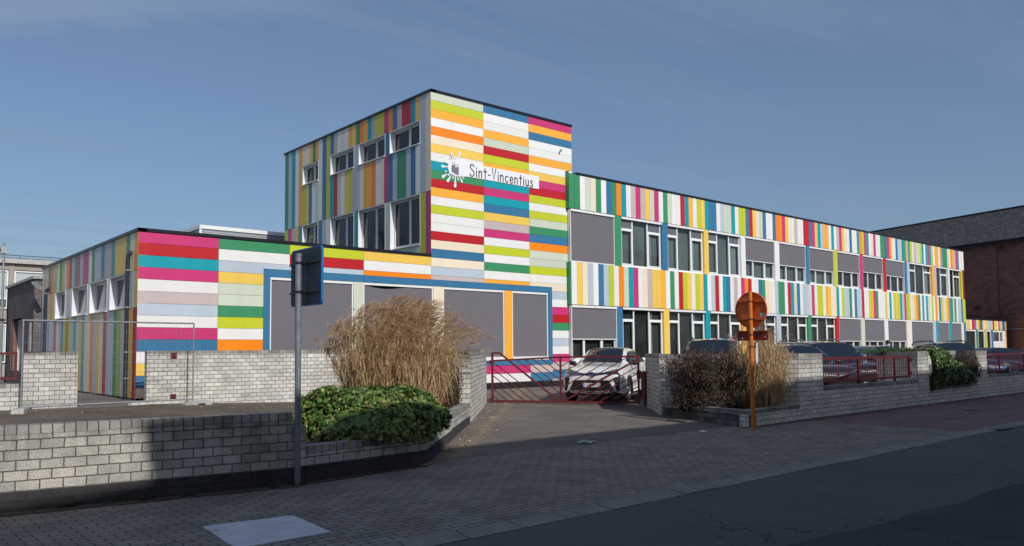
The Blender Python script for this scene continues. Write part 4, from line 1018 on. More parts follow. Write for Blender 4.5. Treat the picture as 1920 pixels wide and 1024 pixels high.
for x0 in (370, 445, 520, 596, 672):                # bars leaving the top rail
    yt = 150 - (x0 - 145) / 635 * 32
    bar(b, (x0, yt), (774, min(541, yt + (774 - x0) * sl)), .024, .02)
sr = 0.60
for y0 in (205, 272, 340, 410, 478):
    x1 = 778 + (y0 - 117) / sr
    bar(b, (783, y0), (min(x1, 1462), y0 - (min(x1, 1462) - 778) * sr), .024, .02)
for x0 in (905, 1010, 1112, 1212, 1312, 1412):
    bar(b, (x0, 540), (1462, 540 - (1462 - x0) * sr), .024, .02)
b.build('infill_bars', M['red_paint'], gate)
b = MB(); b.box(GLn - 0.05, GLn + 0.05, -0.06, 0.06, 0.70, 0.92); b.tube([(GLn - 0.05, 0.06, 0.84), (GLn - 0.12, 0.12, 0.84), (GLn - 0.19, 0.12, 0.84)], 0.012, 6); b.build('lock_box', M['red_paint'], gate)
for z in (1.15, 0.09):
    b = MB(); b.box(-0.18, -0.005, -0.02, 0.02, z - 0.02, z + 0.02); b.tube([(-0.06, 0, z - 0.06), (-0.06, 0, z + 0.06)], 0.028, 8); b.build('hinge', M['red_paint'], gate)
# latch post plate on the right
b = MB(); b.box(0.86, 1.02, -8.56, -8.42, 0.30, 1.0); b.box(0.93, 1.0, -8.50, -8.44, 0.08, 0.30); tag(b.build('gate_catch', M['red_paint']), 'dark red steel catch plate fixed on the right gate pier wall', 'gate catch')

def railing(name, label, x0, x1, y, z0, z1, n, feet=(), brackets=(), ang=0.0):
    t = thing(name, label, 'railing', (x0, y, z0 - 0.08))
    L = x1 - x0; zz = 0.08
    b = MB(); b.box(0, L, -0.022, 0.022, zz, zz + 0.05); b.box(0, L, -0.022, 0.022, zz + (z1 - z0) - 0.05, zz + (z1 - z0)); b.box(0, 0.05, -0.023, 0.023, zz + .051, zz + (z1 - z0) - 0.051); b.box(L - 0.05, L, -0.023, 0.023, zz + .051, zz + (z1 - z0) - .051)
    b.build('rail', M['red_paint'], t)
    b = MB()
    for i in range(1, n): x = L * i / n; b.box(x - 0.010, x + 0.010, -0.005, 0.005, zz + .05, zz + (z1 - z0) - .05)
    b.build('bars', M['red_paint'], t)
    for f in feet:
        b = MB(); b.box(f - 0.025, f + 0.025, -0.026, 0.026, -0.03, zz + (z1 - z0) - .051); b.build('post', M['red_paint'], t)
    for (x, z) in brackets:
        b = MB(); b.box(x - 0.02, x + 0.1, -0.02, 0.02, z - 0.02, z + 0.02); b.box(x + 0.04, x + 0.07, -0.04, 0.04, z - 0.05, z + 0.05); b.build('bracket', M['red_paint'], t)
    return t
railing('railing', 'oxide red railing in front of the parked black cars and silver car', 1.86, 6.86, -12.86, 0.765, 1.355, 40, feet=(2.0, 4.05), brackets=((5.0, 0.55), (5.0, 0.20)))
railing('railing', 'oxide red railing on the low wall at the right edge of the photo', 12.36, 18.4, -12.86, 0.765, 1.355, 50, feet=(1.5, 4.0))
railing('railing', 'red rail fence with few bars on the low wall at the left edge', -20.0, -12.25, -1.25, 1.02, 1.63, 13, feet=(0.6, 4.2))

# temporary wire mesh fence on concrete feet
def mesh_fence(label, p, q, z0, z1, sign=False):
    p = Vector(p); q = Vector(q); d = q - p; L = d.length
    t = thing('wire_fence', label, 'fence', (p.x, p.y, z0), math.atan2(d.y, d.x)); dz = (q.z - p.z) if len(q) > 2 else 0
    H_ = z1 - z0
    for x in (0, L):
        b = MB(); b.tube([(x, 0, -0.02), (x, 0, H_)], 0.019, 8); b.build('post', M['zinc'], t)
    b = MB(); b.tube([(0, 0, H_ - 0.02), (L, 0, H_ - 0.02)], 0.02, 8); b.tube([(0, 0, 0.12), (L, 0, 0.12)], 0.02, 8); b.build('rail', M['zinc'], t)
    b = MB(); n = int(L / 0.105)
    for i in range(1, n): x = L * i / n; b.tube([(x, 0.0, 0.12), (x, 0.0, H_ - 0.02)], 0.0018, 4, cap=False)
    m_ = 8
    for k in range(1, m_): z = 0.12 + (H_ - 0.14) * k / m_; b.tube([(0, 0.004, z), (L, 0.004, z)], 0.0026, 4, cap=False)
    b.build('wire_mesh', M['zinc'], t)
    return t
def fence_foot(label, x, y, z, rz):
    b = MB()
    s = [(-0.33, 0), (-0.33, 0.05), (-0.27, 0.14), (0.27, 0.14), (0.33, 0.05), (0.33, 0), (0.16, 0), (0.14, 0.07), (-0.02, 0.07), (-0.04, 0)]
    b.prism([(px, -0.12, pz) for px, pz in s], (0, 0.24, 0))
    o = b.build('concrete_block', M['foot_conc']); o.location = (x, y, z); o.rotation_euler = (0, 0, rz)
    bv = o.modifiers.new('bevel', 'BEVEL'); bv.width = 0.015; bv.segments = 2
    return tag(o, label, 'concrete block', 'concrete blocks holding the wire fence')
fa = (-12.34, -2.42, 0.31); fb = (-8.66, -2.15, 0.28)
mesh_fence('galvanised wire mesh fence across the gap in the white block wall', fa[:2], fb[:2], 0.33, 2.33)
fence_foot('concrete fence foot under the left post of the wire fence', fa[0] + 0.02, fa[1], 0.30, R(65))
fence_foot('concrete fence foot under the right post of the wire fence', fb[0] + 0.12, fb[1], 0.26, R(5))
mesh_fence('thin wire fence beside the white annex door at the far right', (52.0, -3.0), (56.6, -2.8), 0.2, 2.05)
mesh_fence('thin wire fence before the brick hall beyond the annex corner', (56.9, -2.8), (61.2, -2.6), 0.2, 2.05)
b = MB(); b.box(57.0 - 0.9, 57.0 - 0.45, -2.95, -2.93, 1.35, 1.7); o = b.build('fence_sign', M['sign_white']); tag(o, 'tiny white sheet hung on the far wire fence', 'sign')
# rusty gate plates on the fence side wall
for k, (x, z) in enumerate(((-8.92, 1.52), (-8.92, 0.48))):
    b = MB(); b.box(x - 0.075, x + 0.075, -1.52, -1.503, z - 0.075, z + 0.075); b.tube([(x, -1.52, z), (x, -1.56, z)], 0.02, 8)
    tag(b.build('hinge_plate', M['red_paint']), ['rusty red steel plate low on the white wall behind the wire fence', 'rusty red steel plate near the top of the white wall behind the wire fence'][1 - k], 'steel plate')

# grey pole with the back of a traffic sign
px_, py_ = -11.23, -13.24
t = thing('traffic_sign', 'grey sign pole with the dark back of a blue rimmed sign by the ivy', 'traffic sign', (px_, py_, 0))
b = MB(); b.tube([(0, 0, -0.1), (-0.005, 0.0, 1.3), (-0.01, 0.0, 2.74)], 0.038, 14); b.tube([(-0.01, 0, 2.735), (-0.01, 0, 2.765)], 0.042, 14); b.build('pole', M['pole_grey'], t)
def rrect(y0, y1, z0, z1, r, n=5):
    pts = []
    for (cy, cz, a0) in ((y1 - r, z1 - r, 0), (y0 + r, z1 - r, 90), (y0 + r, z0 + r, 180), (y1 - r, z0 + r, 270)):
        for k in range(n + 1): a = R(a0 + 90 * k / n); pts.append((cy + r * math.cos(a), cz + r * math.sin(a)))
    return pts
b = MB(); b.prism([(0.072, y, z) for y, z in rrect(-0.43, 0.37, 2.135, 2.835, 0.06)], (0.028, 0, 0)); o = b.build('sign_panel', [M['sign_blue']], t)
b = MB(); b.prism([(0.066, y, z) for y, z in rrect(-0.415, 0.355, 2.15, 2.82, 0.05)], (0.0055, 0, 0)); b.build('sign_back', M['sign_back'], t)
b = MB()
for z in (2.30, 2.65):
    b.box(0.040, 0.0655, -0.40, 0.34, z - 0.012, z + 0.012); b.tube([(-0.005, 0, z - 0.016), (-0.005, 0, z + 0.016)], 0.043, 14); b.box(0.02, 0.06, -0.075, -0.045, z - 0.02, z + 0.02)
b.build('clamp', M['black'], t)
# orange pole with the back of a round sign
px_, py_ = -1.90, -13.50
t = thing('traffic_sign', 'orange pole carrying the orange back of a round sign before the hedge', 'traffic sign', (px_, py_, 0))
b = MB(); b.tube([(0, 0, -0.1), (0.0, 0.0, 1.3), (0.0, 0.0, 2.70)], 0.041, 14); b.build('pole', M['orange_pole'], t)
b = MB(); n = 40; b.prism([(0.075, 0.03 + 0.345 * math.cos(2 * math.pi * k / n), 2.335 + 0.345 * math.sin(2 * math.pi * k / n)) for k in range(n)], (0.02, 0, 0)); b.build('sign_panel', M['orange_sign'], t)
b = MB(); rim = [(0.07, 0.03 + 0.345 * math.cos(2 * math.pi * k / n), 2.335 + 0.345 * math.sin(2 * math.pi * k / n)) for k in range(n + 1)]; b.tube(rim, 0.012, 6, cap=False); b.build('sign_rim', M['orange_sign'], t)
b = MB(); b.prism([(0.06, y, z) for y, z in rrect(-0.33, 0.34, 1.735, 1.93, 0.02)], (0.02, 0, 0)); b.box(0.03, 0.0595, -0.31, 0.32, 1.90, 1.915); b.box(0.03, 0.0595, -0.31, 0.32, 1.75, 1.765); b.build('lower_sign', M['dkred_sign'], t)
for z in (2.50, 2.15): b = MB(); b.box(0.035, 0.0745, -0.28, 0.33, z - 0.015, z + 0.015); b.build('stiffener', M['orange_sign'], t)
b = MB()
for z in (2.50, 2.15, 1.85, 1.62): b.tube([(0, 0, z - 0.013), (0, 0, z + 0.013)], 0.046, 14); b.box(0.02, 0.06, -0.07, -0.045, z - 0.014, z + 0.014); b.box(0.02, 0.06, 0.045, 0.07, z - 0.014, z + 0.014)
b.build('clamp', M['clamp'], t)
b = MB(); b.box(0.0725, 0.0745, -0.26, -0.16, 2.19, 2.27); b.box(0.0575, 0.0595, 0.2, 0.27, 1.755, 1.80); b.box(0.0575, 0.0595, -0.29, -0.26, 1.79, 1.82); b.build('sticker', M['sticker'], t)
sdv = Vector((math.sin(R(66)), math.cos(R(66)), 0)); snv = Vector((sdv.y, -sdv.x, 0))
b = MB(); b.obox(sdv * 0.17 + snv * 0.065 + Vector((0, 0, 1.495)), sdv, snv, (0, 0, 1), 0.15, 0.009, 0.195); so_ = b.build('side_sign', M['dkred_sign'], t)
b = MB(); b.obox(sdv * 0.17 + snv * 0.0765 + Vector((0, 0, 1.495)), sdv, snv, (0, 0, 1), 0.15, 0.002, 0.195); b.build('side_sign_face', M['sign_white'], so_)
# red sign at the right edge
t = thing('traffic_sign', 'red sign panel cut by the right edge of the photo beside the brick hall', 'traffic sign', (22.3, -11.2, 0.1))
b = MB(); b.tube([(0.3, 0, -0.1), (0.3, 0, 2.9)], 0.04, 8); b.build('pole', M['pole_grey'], t)
b = MB(); b.prism([(y, -0.06, z) for y, z in rrect(-0.02, 0.62, 2.05, 2.78, 0.03)], (0, 0.02, 0)); b.build('sign_panel', M['orange_sign'], t)

# lamp mast at the far left
t = thing('lamp_mast', 'thin grey lamp mast with a flood lamp beside the dark brick building', 'lamp', (-9.75, 18.9, 0.3))
b = MB(); b.tube([(0, 0, -0.2), (0, 0, 6.25)], [0.06, 0.045], 8); b.build('mast', M['zinc'], t)
b = MB(); b.box(-0.12, 0.12, -0.1, 0.1, 5.75, 6.05); b.obox((-0.45, 0.3, 6.02), (-0.9, 0.45, 0.35), (0.45, 0.9, 0), (0.3, 0, 0.9), 0.35, 0.16, 0.06); b.build('flood_lamp', M['zinc'], t)
b = MB(); b.box(-0.15, 0.12, -0.06, 0.06, 2.75, 2.85); b.build('bracket', M['black'], t)
# litter
b = MB()
rnd = random.Random(3)
for k in range(9):
    cx_, cy_ = -5.95 + k * 0.045 + rnd.uniform(-.02, .02), -12.80 + rnd.uniform(-.06, .08); z0 = 0.012
    v = [(cx_ + rnd.uniform(-.09, .09), cy_ + rnd.uniform(-.07, .07), z0 + rnd.uniform(0, .05)) for _ in range(5)]
    b.add(v, [(0, 1, 2), (0, 2, 3), (1, 2, 4), (0, 3, 4)])
tag(b.build('crumpled_paper', M['paper']), 'pale crumpled paper litter lying on the driveway edge', 'litter')
b = MB(); b.add([(-2.95, -13.06, .012), (-2.84, -13.08, .016), (-2.83, -13.0, .04), (-2.93, -12.98, .02)], [(0, 1, 2, 3)]); tag(b.build('paper_scrap', M['sign_white']), 'white paper scrap on the ground before the planter of the brown hedge', 'litter')
# street drain at the right
b = MB(); b.box(1.55, 2.15, -16.72, -16.40, -0.05, -0.004); b.build('x', M['roof_edge']) if False else None
o = b.build('drain_grate', M['roof_edge']); tag(o, 'dark iron drain grate in the gutter at the right', 'drain')
b = MB(); b.prism([(6.2 + 0.3 * math.cos(q), -14.6 + 0.2 * math.sin(q), 0.004) for q in [i * math.pi / 8 for i in range(16)]], (0, 0, 0.006)); tag(b.build('manhole_cover', M['black']), 'small black cover in the red pavement at the right', 'manhole cover')
# ================================================================== VEGETATION
rv = random.Random(11)
def ribbon(mb, pts, w, side, taper=True):
    n = len(pts); vs = []
    for i, p in enumerate(pts):
        t = i / (n - 1); k = w * (1 - 0.85 * t) if taper else w
        vs += [p - side * k, p + side * k]
    mb.add(vs, [(2 * i, 2 * i + 1, 2 * i + 3, 2 * i + 2) for i in range(n - 1)])
def rside():
    a = rv.uniform(0, 2 * math.pi); return Vector((math.cos(a), math.sin(a), 0))
def grass_clump(name, label, c, rx, ry, h, nst, nleaf, nplume, lean, gz, hvar=0.3, plume_len=0.34, dirang=0.0, wstem=0.006, plume_n=34, dome=0.25):
    t = thing(name, label, 'ornamental grass', (c[0], c[1], gz))
    S, Lf, Pm = MB(), MB(), MB()
    wind = Vector((math.cos(dirang), math.sin(dirang), 0))
    for i in range(nst):
        a = rv.uniform(0, 2 * math.pi); r = rv.random() ** 0.6
        bx_, by_ = 0.72 * rx * r * math.cos(a), 0.72 * ry * r * math.sin(a)
        edge = r
        hh = h * (1 - hvar * rv.random() ** 1.5) * (1 - dome * edge ** 2)
        out = Vector((rx * math.cos(a), ry * math.sin(a), 0)) * (0.42 * edge) + wind * lean * rv.uniform(0.3, 1.2) + Vector((rv.gauss(0, .07), rv.gauss(0, .07), 0))
        pts = []
        for k in range(6):
            q = k / 5; pts.append(Vector((bx_, by_, -0.05)) + out * (q ** 1.6) + Vector((0, 0, hh * q)) + Vector((rv.gauss(0, .008), rv.gauss(0, .008), 0)))
        ribbon(S, pts, wstem, rside())
        for k in range(nleaf):
            q = rv.uniform(0.10, 0.80); j = int(q * 5); f = q * 5 - j; p = pts[j].lerp(pts[min(j + 1, 5)], f)
            dl = (rside() + wind * 0.4).normalized() * rv.uniform(0.15, 0.42); up = rv.uniform(0.05, 0.30)
            lp = [p, p + dl * 0.35 + Vector((0, 0, up)), p + dl * 0.75 + Vector((0, 0, up * 0.9)), p + dl * 1.05 + Vector((0, 0, up * 0.3 - rv.uniform(0, .25)))]
            ribbon(Lf, lp, rv.uniform(0.004, 0.009), Vector((-dl.y, dl.x, rv.uniform(-.1, .1))).normalized())
        if i < nplume:
            top = pts[-1]; dd = (pts[-1] - pts[-2]).normalized()
            axis = [top]
            droop = (wind * rv.uniform(0.6, 1.1) + Vector((rv.gauss(0, .18), rv.gauss(0, .18), 0)))
            pl = plume_len * rv.uniform(0.75, 1.2)
            for k in range(1, 7):
                q = k / 6; axis.append(top + dd * pl * q * (1 - 0.40 * q) + droop * pl * 0.62 * q ** 1.8 - Vector((0, 0, 0.16 * pl * q ** 3)))
            ribbon(Pm, axis, 0.004, rside())
            for k in range(plume_n):
                q = rv.random() ** 0.8; j = min(5, int(q * 6)); p = axis[j].lerp(axis[j + 1], q * 6 - j)
                ax_ = (axis[j + 1] - axis[j]).normalized(); hd = ax_ + Vector((rv.gauss(0, .20), rv.gauss(0, .20), rv.gauss(0, .14))) + droop * 0.25
                Lh_ = pl * rv.uniform(0.25, 0.42) * (1.15 - 0.5 * q); e = p + hd * Lh_ * 0.55; e2 = p + hd * Lh_ + droop * 0.18 * Lh_ - Vector((0, 0, 0.22 * Lh_))
                ribbon(Pm, [p, e, e2], 0.0055, rside())
    S.build('stem', M['straw'], t); Lf.build('leaf', M['straw'], t)
    if nplume: Pm.build('plume', M['plume'], t)
    return t
grass_clump('dry_grass', 'large tan clump of dry plumed grass rising behind the ivy by the gate', (-7.08, -8.85), 1.26, 1.20, 2.06, 1450, 6, 600, 0.07, 0.45, dirang=R(-40), plume_len=0.44, dome=0.36, hvar=0.25, wstem=0.0075)
t_ = grass_clump('dry_grass', 'narrow dry grass clump behind the orange sign pole', (0.0, -12.46), 0.60, 0.60, 1.95, 850, 3, 90, 0.06, 0.25, hvar=0.5, plume_len=0.22, dirang=R(-30))

LEAF = [(0, -0.5), (0.28, -0.42), (0.5, -0.12), (0.27, -0.02), (0.34, 0.26), (0.12, 0.22), (0, 0.56), (-0.12, 0.22), (-0.34, 0.26), (-0.27, -0.02), (-0.5, -0.12), (-0.28, -0.42)]
def leaf(mb, p, nrm, size, poly=LEAF, roll=None, fold=0.15):
    nrm = nrm.normalized(); ref = Vector((0, 0, -1))
    a = ref - nrm * ref.dot(nrm)
    if a.length < 0.05: a = Vector((1, 0, 0)) - nrm * nrm.x
    a.normalize(); b_ = nrm.cross(a)
    q = rv.gauss(0, 0.7) if roll is None else roll
    e1 = a * math.cos(q) + b_ * math.sin(q); e2 = nrm.cross(e1)
    vs = [p + nrm * 0.02 * size]
    for (x, y) in poly: vs.append(p + e2 * (x * size) + e1 * (y * size) - nrm * (abs(x) * fold * size))
    n = len(poly); mb.add(vs, [(0, 1 + i, 1 + (i + 1) % n) for i in range(n)])
from mathutils import noise as mnoise
def ivy_blob(name, label, c, r, n, size, clip, mat='ivy', core=True, ang=0.0, cat='ivy', wob=0.17, freq=1.7, pw=2.3, poly=LEAF, jitter=0.55, shell=0.22, gz=0.0, vines=(), twigs=0):
    t = thing(name, label, cat, (c[0], c[1], gz))
    L = MB(); ca, sa = math.cos(ang), math.sin(ang)
    def surf(u, v, k=1.0):
        cu, su, cv, sv = math.cos(u), math.sin(u), math.cos(v), math.sin(v)
        f = lambda q: math.copysign(abs(q) ** (2.0 / pw), q)
        d = Vector((f(cv) * f(cu), f(cv) * f(su), f(sv)))
        w = 1 + wob * mnoise.noise(d * freq + Vector(c)) + wob * 0.5 * mnoise.noise(d * freq * 3 + Vector(c))
        p = Vector((d.x * r[0], d.y * r[1], d.z * r[2])) * (w * k)
        nn = Vector((d.x / r[0], d.y / r[1], d.z / r[2])).normalized()
        rot = lambda q: Vector((q.x * ca - q.y * sa, q.x * sa + q.y * ca, q.z))
        return rot(p) + Vector((0, 0, c[2] - gz)), rot(nn)
    cnt = 0; tries = 0
    while cnt < n and tries < n * 6:
        tries += 1
        u = rv.uniform(0, 2 * math.pi); v = math.asin(rv.uniform(-0.75, 1.0))
        p, nn = surf(u, v, 1 - shell * rv.random() ** 1.8 + 0.03 * rv.random())
        wp = p + Vector((c[0], c[1], gz))
        if not clip(wp): continue
        cnt += 1
        nn = (nn + Vector((rv.gauss(0, jitter), rv.gauss(0, jitter), rv.gauss(0, jitter) + 0.25))).normalized()
        leaf(L, p, nn, size * rv.choice((0.5, 0.7, 0.9, 1.0, 1.1, 1.25, 1.5)), poly)
    for (vx, vy, vz, ln, ox, oy) in vines:
        p = Vector((vx - c[0], vy - c[1], vz - gz))
        for k in range(int(ln / 0.035)):
            p = p + Vector((ox * 0.03 + rv.gauss(0, .012), oy * 0.03 + rv.gauss(0, .006), -0.035 + rv.gauss(0, .008)))
            leaf(L, p, Vector((rv.gauss(0, .5), -1, 0.4)), size * rv.uniform(0.5, 1.1), poly)
    L.build('foliage', M[mat], t)
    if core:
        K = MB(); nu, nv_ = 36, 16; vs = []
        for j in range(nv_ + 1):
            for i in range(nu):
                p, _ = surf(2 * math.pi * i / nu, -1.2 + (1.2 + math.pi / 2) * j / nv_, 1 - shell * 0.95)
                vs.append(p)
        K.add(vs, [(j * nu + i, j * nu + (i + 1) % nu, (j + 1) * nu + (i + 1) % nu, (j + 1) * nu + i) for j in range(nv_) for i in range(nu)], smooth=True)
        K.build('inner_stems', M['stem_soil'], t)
    if twigs:
        T = MB()
        for i in range(twigs):
            u = rv.uniform(0, 2 * math.pi); v = math.asin(rv.uniform(-0.5, 1.0))
            p, nn = surf(u, v, rv.uniform(0.75, 1.0))
            if not clip(p + Vector((c[0], c[1], gz))): continue
            d = (nn * 0.6 + Vector((rv.gauss(0, .6), rv.gauss(0, .6), rv.gauss(0.1, .5)))).normalized() * rv.uniform(0.08, 0.24)
            ribbon(T, [p, p + d * 0.5 + Vector((rv.gauss(0, .02), rv.gauss(0, .02), 0.01)), p + d], 0.004, rside())
        T.build('twigs', M['tan_twig'], t)
    return t
def ivy_clip(p):
    # stay out of the wall blocks, hang a little over their faces
    wl = 0.24 + 0.12 * mnoise.noise(Vector((p.x * 2.2, 3.1, 0.5))) + 0.05 * mnoise.noise(Vector((p.x * 9, 1.1, 0.5)))
    if p.z < 0.12 + max(wl, 0.22) + 0.08 * cl((p.x + 9.4) / 0.8): return False
    return True
ivy_blob('ivy_bush', 'glossy green ivy mound spilling over the low planter wall by the grey pole', (-9.56, -12.14, 0.42), (0.99, 0.98, 0.64), 14000, 0.056, ivy_clip, gz=0.4, ang=R(10), pw=2.7, vines=[(-10.7 + 0.21 * k + rv.uniform(-.06, .06), -13.19 + 0.11 * 0.21 * k, 0.50, rv.uniform(0.05, 0.26), rv.uniform(-.6, .6), 0) for k in range(8)])
# climbing ivy in the wall recess
t = thing('ivy_bush', 'ivy climbing over the street wall recess next to the brown shrub', 'ivy', (9.0, -12.7, 0.0))
L = MB()
for i in range(7500):
    x = rv.uniform(7.72, 11.0); z = rv.uniform(0.30, 1.60)
    top = min(1.56, 1.56 - (x - 8.7) * 0.42) + 0.07 * mnoise.noise(Vector((x * 3, 0, 1)))
    low = 0.40 + 0.05 * (x - 7.7) + 0.10 * mnoise.noise(Vector((x * 2.5, 4, 1)))
    if z > top or z < low: continue
    if x < 7.8 + 0.05 * mnoise.noise(Vector((0, z * 5, 2))): continue
    bul = 0.20 * math.sin(math.pi * cl((z - 0.2) / 1.5)) + 0.10 * mnoise.noise(Vector((x * 2.2, z * 2.2, 7)))
    y = -12.98 - bul - rv.uniform(-0.12, 0.03)
    leaf(L, Vector((x - 9.0, y + 12.7, z)), Vector((rv.gauss(0, .5), -1 + rv.gauss(0, .3), 0.35 + rv.gauss(0, .5))), 0.072 * rv.uniform(0.6, 1.25))
for i in range(1400):
    x = rv.uniform(5.9, 9.2); y = rv.uniform(-12.25, -11.85) if x > 7.1 else rv.uniform(-12.2, -11.8)
    z = 1.47 + abs(rv.gauss(0, 0.045)) * cl((x - 5.9) / 0.5)
    if x < 7.1: z -= 0.02
    leaf(L, Vector((x - 9.0, y + 12.7, z)), Vector((rv.gauss(0, .4), -0.4 + rv.gauss(0, .3), 1)), 0.065 * rv.uniform(0.6, 1.2))
L.build('foliage', M['ivy_dark'], t)
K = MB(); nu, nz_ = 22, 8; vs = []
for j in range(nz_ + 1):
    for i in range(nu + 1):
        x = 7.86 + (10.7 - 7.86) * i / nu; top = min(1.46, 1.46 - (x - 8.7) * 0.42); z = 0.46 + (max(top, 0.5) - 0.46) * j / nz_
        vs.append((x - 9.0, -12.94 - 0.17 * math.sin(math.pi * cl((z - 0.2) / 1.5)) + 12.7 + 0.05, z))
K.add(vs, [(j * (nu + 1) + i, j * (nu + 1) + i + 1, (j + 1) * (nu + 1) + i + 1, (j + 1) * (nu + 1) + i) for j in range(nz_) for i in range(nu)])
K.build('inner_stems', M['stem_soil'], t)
SM = [(0, -0.5), (0.16, -0.2), (0.2, 0.1), (0, 0.55), (-0.2, 0.1), (-0.16, -0.2)]
ivy_blob('brown_shrub', 'brown withered shrub between the climbing ivy and the street pillar', (10.85, -12.85, 0.90), (0.72, 0.36, 0.50), 2600, 0.05, lambda p: p.z > 0.42, mat='dead_leaf', cat='shrub', poly=SM, jitter=0.9, gz=0.3, twigs=500)
ivy_blob('brown_hedge', 'brown withered hedge in the planter left of the orange sign pole', (-0.42, -11.62, 0.72), (0.94, 0.78, 0.80), 13000, 0.05, lambda p: p.z > 0.30 and p.y > -13.05, mat='dead_leaf', cat='hedge', poly=SM, jitter=1.0, gz=0.25, ang=R(-52), pw=2.7, wob=0.40, freq=2.4, shell=0.3, twigs=2200)
# reddish low shrub at the foot of the tall grass
ivy_blob('red_shrub', 'small reddish brown shrub at the right foot of the tall dry grass', (-6.0, -8.95, 0.85), (0.42, 0.40, 0.52), 1300, 0.045, lambda p: p.z > 0.40, mat='red_leaf', cat='shrub', poly=SM, jitter=1.0, gz=0.4, twigs=200)
b = MB()
for i in range(520):
    q = rv.random()
    if q < 0.45:                      # along the flared wall and the driveway edge
        f = rv.random(); x = -9.0 + f * 7.3 + abs(rv.gauss(0, 0.5)); y = -12.7 + f * 7.7 - abs(rv.gauss(0, 0.12)) * 0.5
    elif q < 0.75: x = rv.uniform(-14.5, -5.5); y = rv.uniform(-4.5, -1.9)
    else: x = rv.uniform(-1.6, 14); y = -13.12 - abs(rv.gauss(0, 0.12))
    z = max(0.006, yard(x, y)) + 0.014
    leaf(b, Vector((x, y, z)), Vector((rv.gauss(0, .35), rv.gauss(0, .35), 1)), rv.uniform(0.025, 0.06), SM)
o = b.build('leaf_litter', M['straw']); o['kind'] = 'stuff'; o['label'] = 'small dry leaves and straw bits scattered along the wall feet'; o['category'] = 'leaf litter'
# weeds along the wall foot
for k, (x, y, s_) in enumerate(((-13.6, -12.86, 1.2), (-13.15, -12.93, 0.9), (-12.85, -12.98, 1.0), (-12.45, -13.05, 0.8), (-11.5, -13.22, 0.9), (-11.2, -13.27, 1.0), (-8.15, -11.95, 1.4), (-6.3, -10.05, 0.8), (-9.25, -13.0, 0.7))):
    b = MB()
    for i in range(26):
        a = rv.uniform(0, 6.28); ln = rv.uniform(0.04, 0.13) * s_; d_ = Vector((math.cos(a), math.sin(a) * 0.6, 0)); o_ = Vector((rv.uniform(-.10, .10) * s_, rv.gauss(0, .012), 0))
        ribbon(b, [o_, o_ + d_ * ln * 0.5 + Vector((0, 0, ln * 0.5)), o_ + d_ * ln + Vector((0, 0, ln * 0.35))], 0.008, Vector((-d_.y, d_.x, 0)))
    o = b.build('weed', M['weed' if k not in (6, 8) else 'straw']); o.location = (x, y, 0.005)
    tag(o, ['leafy weed nearest the left edge at the foot of the low wall', 'weed tuft second from the left edge along the low wall foot', 'third weed tuft from the left at the low wall foot', 'weed at the wall foot where the sunlight ends', 'weed left of the grey sign pole base', 'weed right behind the grey sign pole base', 'dry straw tuft at the driveway corner of the ivy planter', 'weed at the foot of the flared planter wall', 'small straw tuft below the planter corner'][k], 'weed', 'weeds along the wall foot')

# bare trees off to the sides; the glass mirrors them
def bare_tree(label, x, y, h, seed):
    rt = random.Random(seed); t = thing('bare_tree', label, 'tree', (x, y, 0))
    T, C = MB(), MB()
    def grow(p, d, L, r, lv):
        pts = [p]; q = p; dd = d.copy()
        for k in range(4):
            dd = (dd + Vector((rt.gauss(0, .10), rt.gauss(0, .10), 0.06 if lv else 0.0))).normalized(); q = q + dd * L / 4; pts.append(q)
        (T if lv == 0 else C).tube(pts, [r, r * .92, r * .82, r * .72, r * .6], 8 if lv == 0 else (5 if lv < 3 else 3), cap=False)
        if lv >= 5: return
        n = 5 if lv == 0 else (3 if lv < 4 else 3)
        for k in range(n):
            f = rt.uniform(0.45, 1.0) if k else 1.0
            j = min(3, int(f * 4)); bp_ = pts[j].lerp(pts[j + 1], f * 4 - j)
            sp = Vector((rt.gauss(0, 1), rt.gauss(0, 1), rt.gauss(0.15, .5))).normalized()
            grow(bp_, (dd * 0.75 + sp * (0.35 if k == 0 else 0.75)).normalized(), L * rt.uniform(0.58, 0.78), r * (0.62 if k == 0 else 0.45), lv + 1)
    grow(Vector((0, 0, -0.2)), Vector((0, 0, 1)), h * 0.33, h * 0.018, 0)
    T.build('trunk', M['bark'], t); C.build('crown', M['bark'], t)
bare_tree('tall bare tree standing behind the beige concrete building', -27.5, 47.0, 19.0, 5)
bare_tree('bare tree behind the houses across the street', 52.5, -38.0, 16.0, 8)
# ================================================================== CARS
from mathutils.bvhtree import BVHTree
def paint(name, col, metal=0.2, rough=0.3):
    m, nt, b = new_mat(name); b.inputs['Base Color'].default_value = (*col, 1); set_in(b, Metallic=metal, Roughness=rough)
    b.inputs['Coat Weight'].default_value = 1.0; b.inputs['Coat Roughness'].default_value = 0.03
    n = nt.nodes; l = nt.links; tc = n.new('ShaderNodeTexCoord'); nz = n.new('ShaderNodeTexNoise'); nz.inputs['Scale'].default_value = 2.5; nz.inputs['Detail'].default_value = 8
    l.new(tc.outputs['Object'], nz.inputs['Vector']); mr = n.new('ShaderNodeMapRange'); mr.inputs[3].default_value = rough - 0.08; mr.inputs[4].default_value = rough + 0.15; l.new(nz.outputs[0], mr.inputs[0]); l.new(mr.outputs[0], b.inputs['Roughness'])
    return m
M['tyre'] = simple('tyre_rubber', (0.02, 0.02, 0.021), rough=0.8)
M['rim'] = simple('alloy_rim', (0.45, 0.45, 0.46), rough=0.3, metal=0.8)
M['chrome'] = simple('chrome', (0.30, 0.30, 0.31), rough=0.35, metal=1.0)
M['lamp'] = simple('headlight_lens', (0.10, 0.11, 0.125), rough=0.06, spec=0.8, var=0.6, scale=18)
M['tail'] = simple('tail_light', (0.35, 0.015, 0.01), rough=0.15)
M['trim'] = simple('car_trim', (0.02, 0.02, 0.022), rough=0.45)
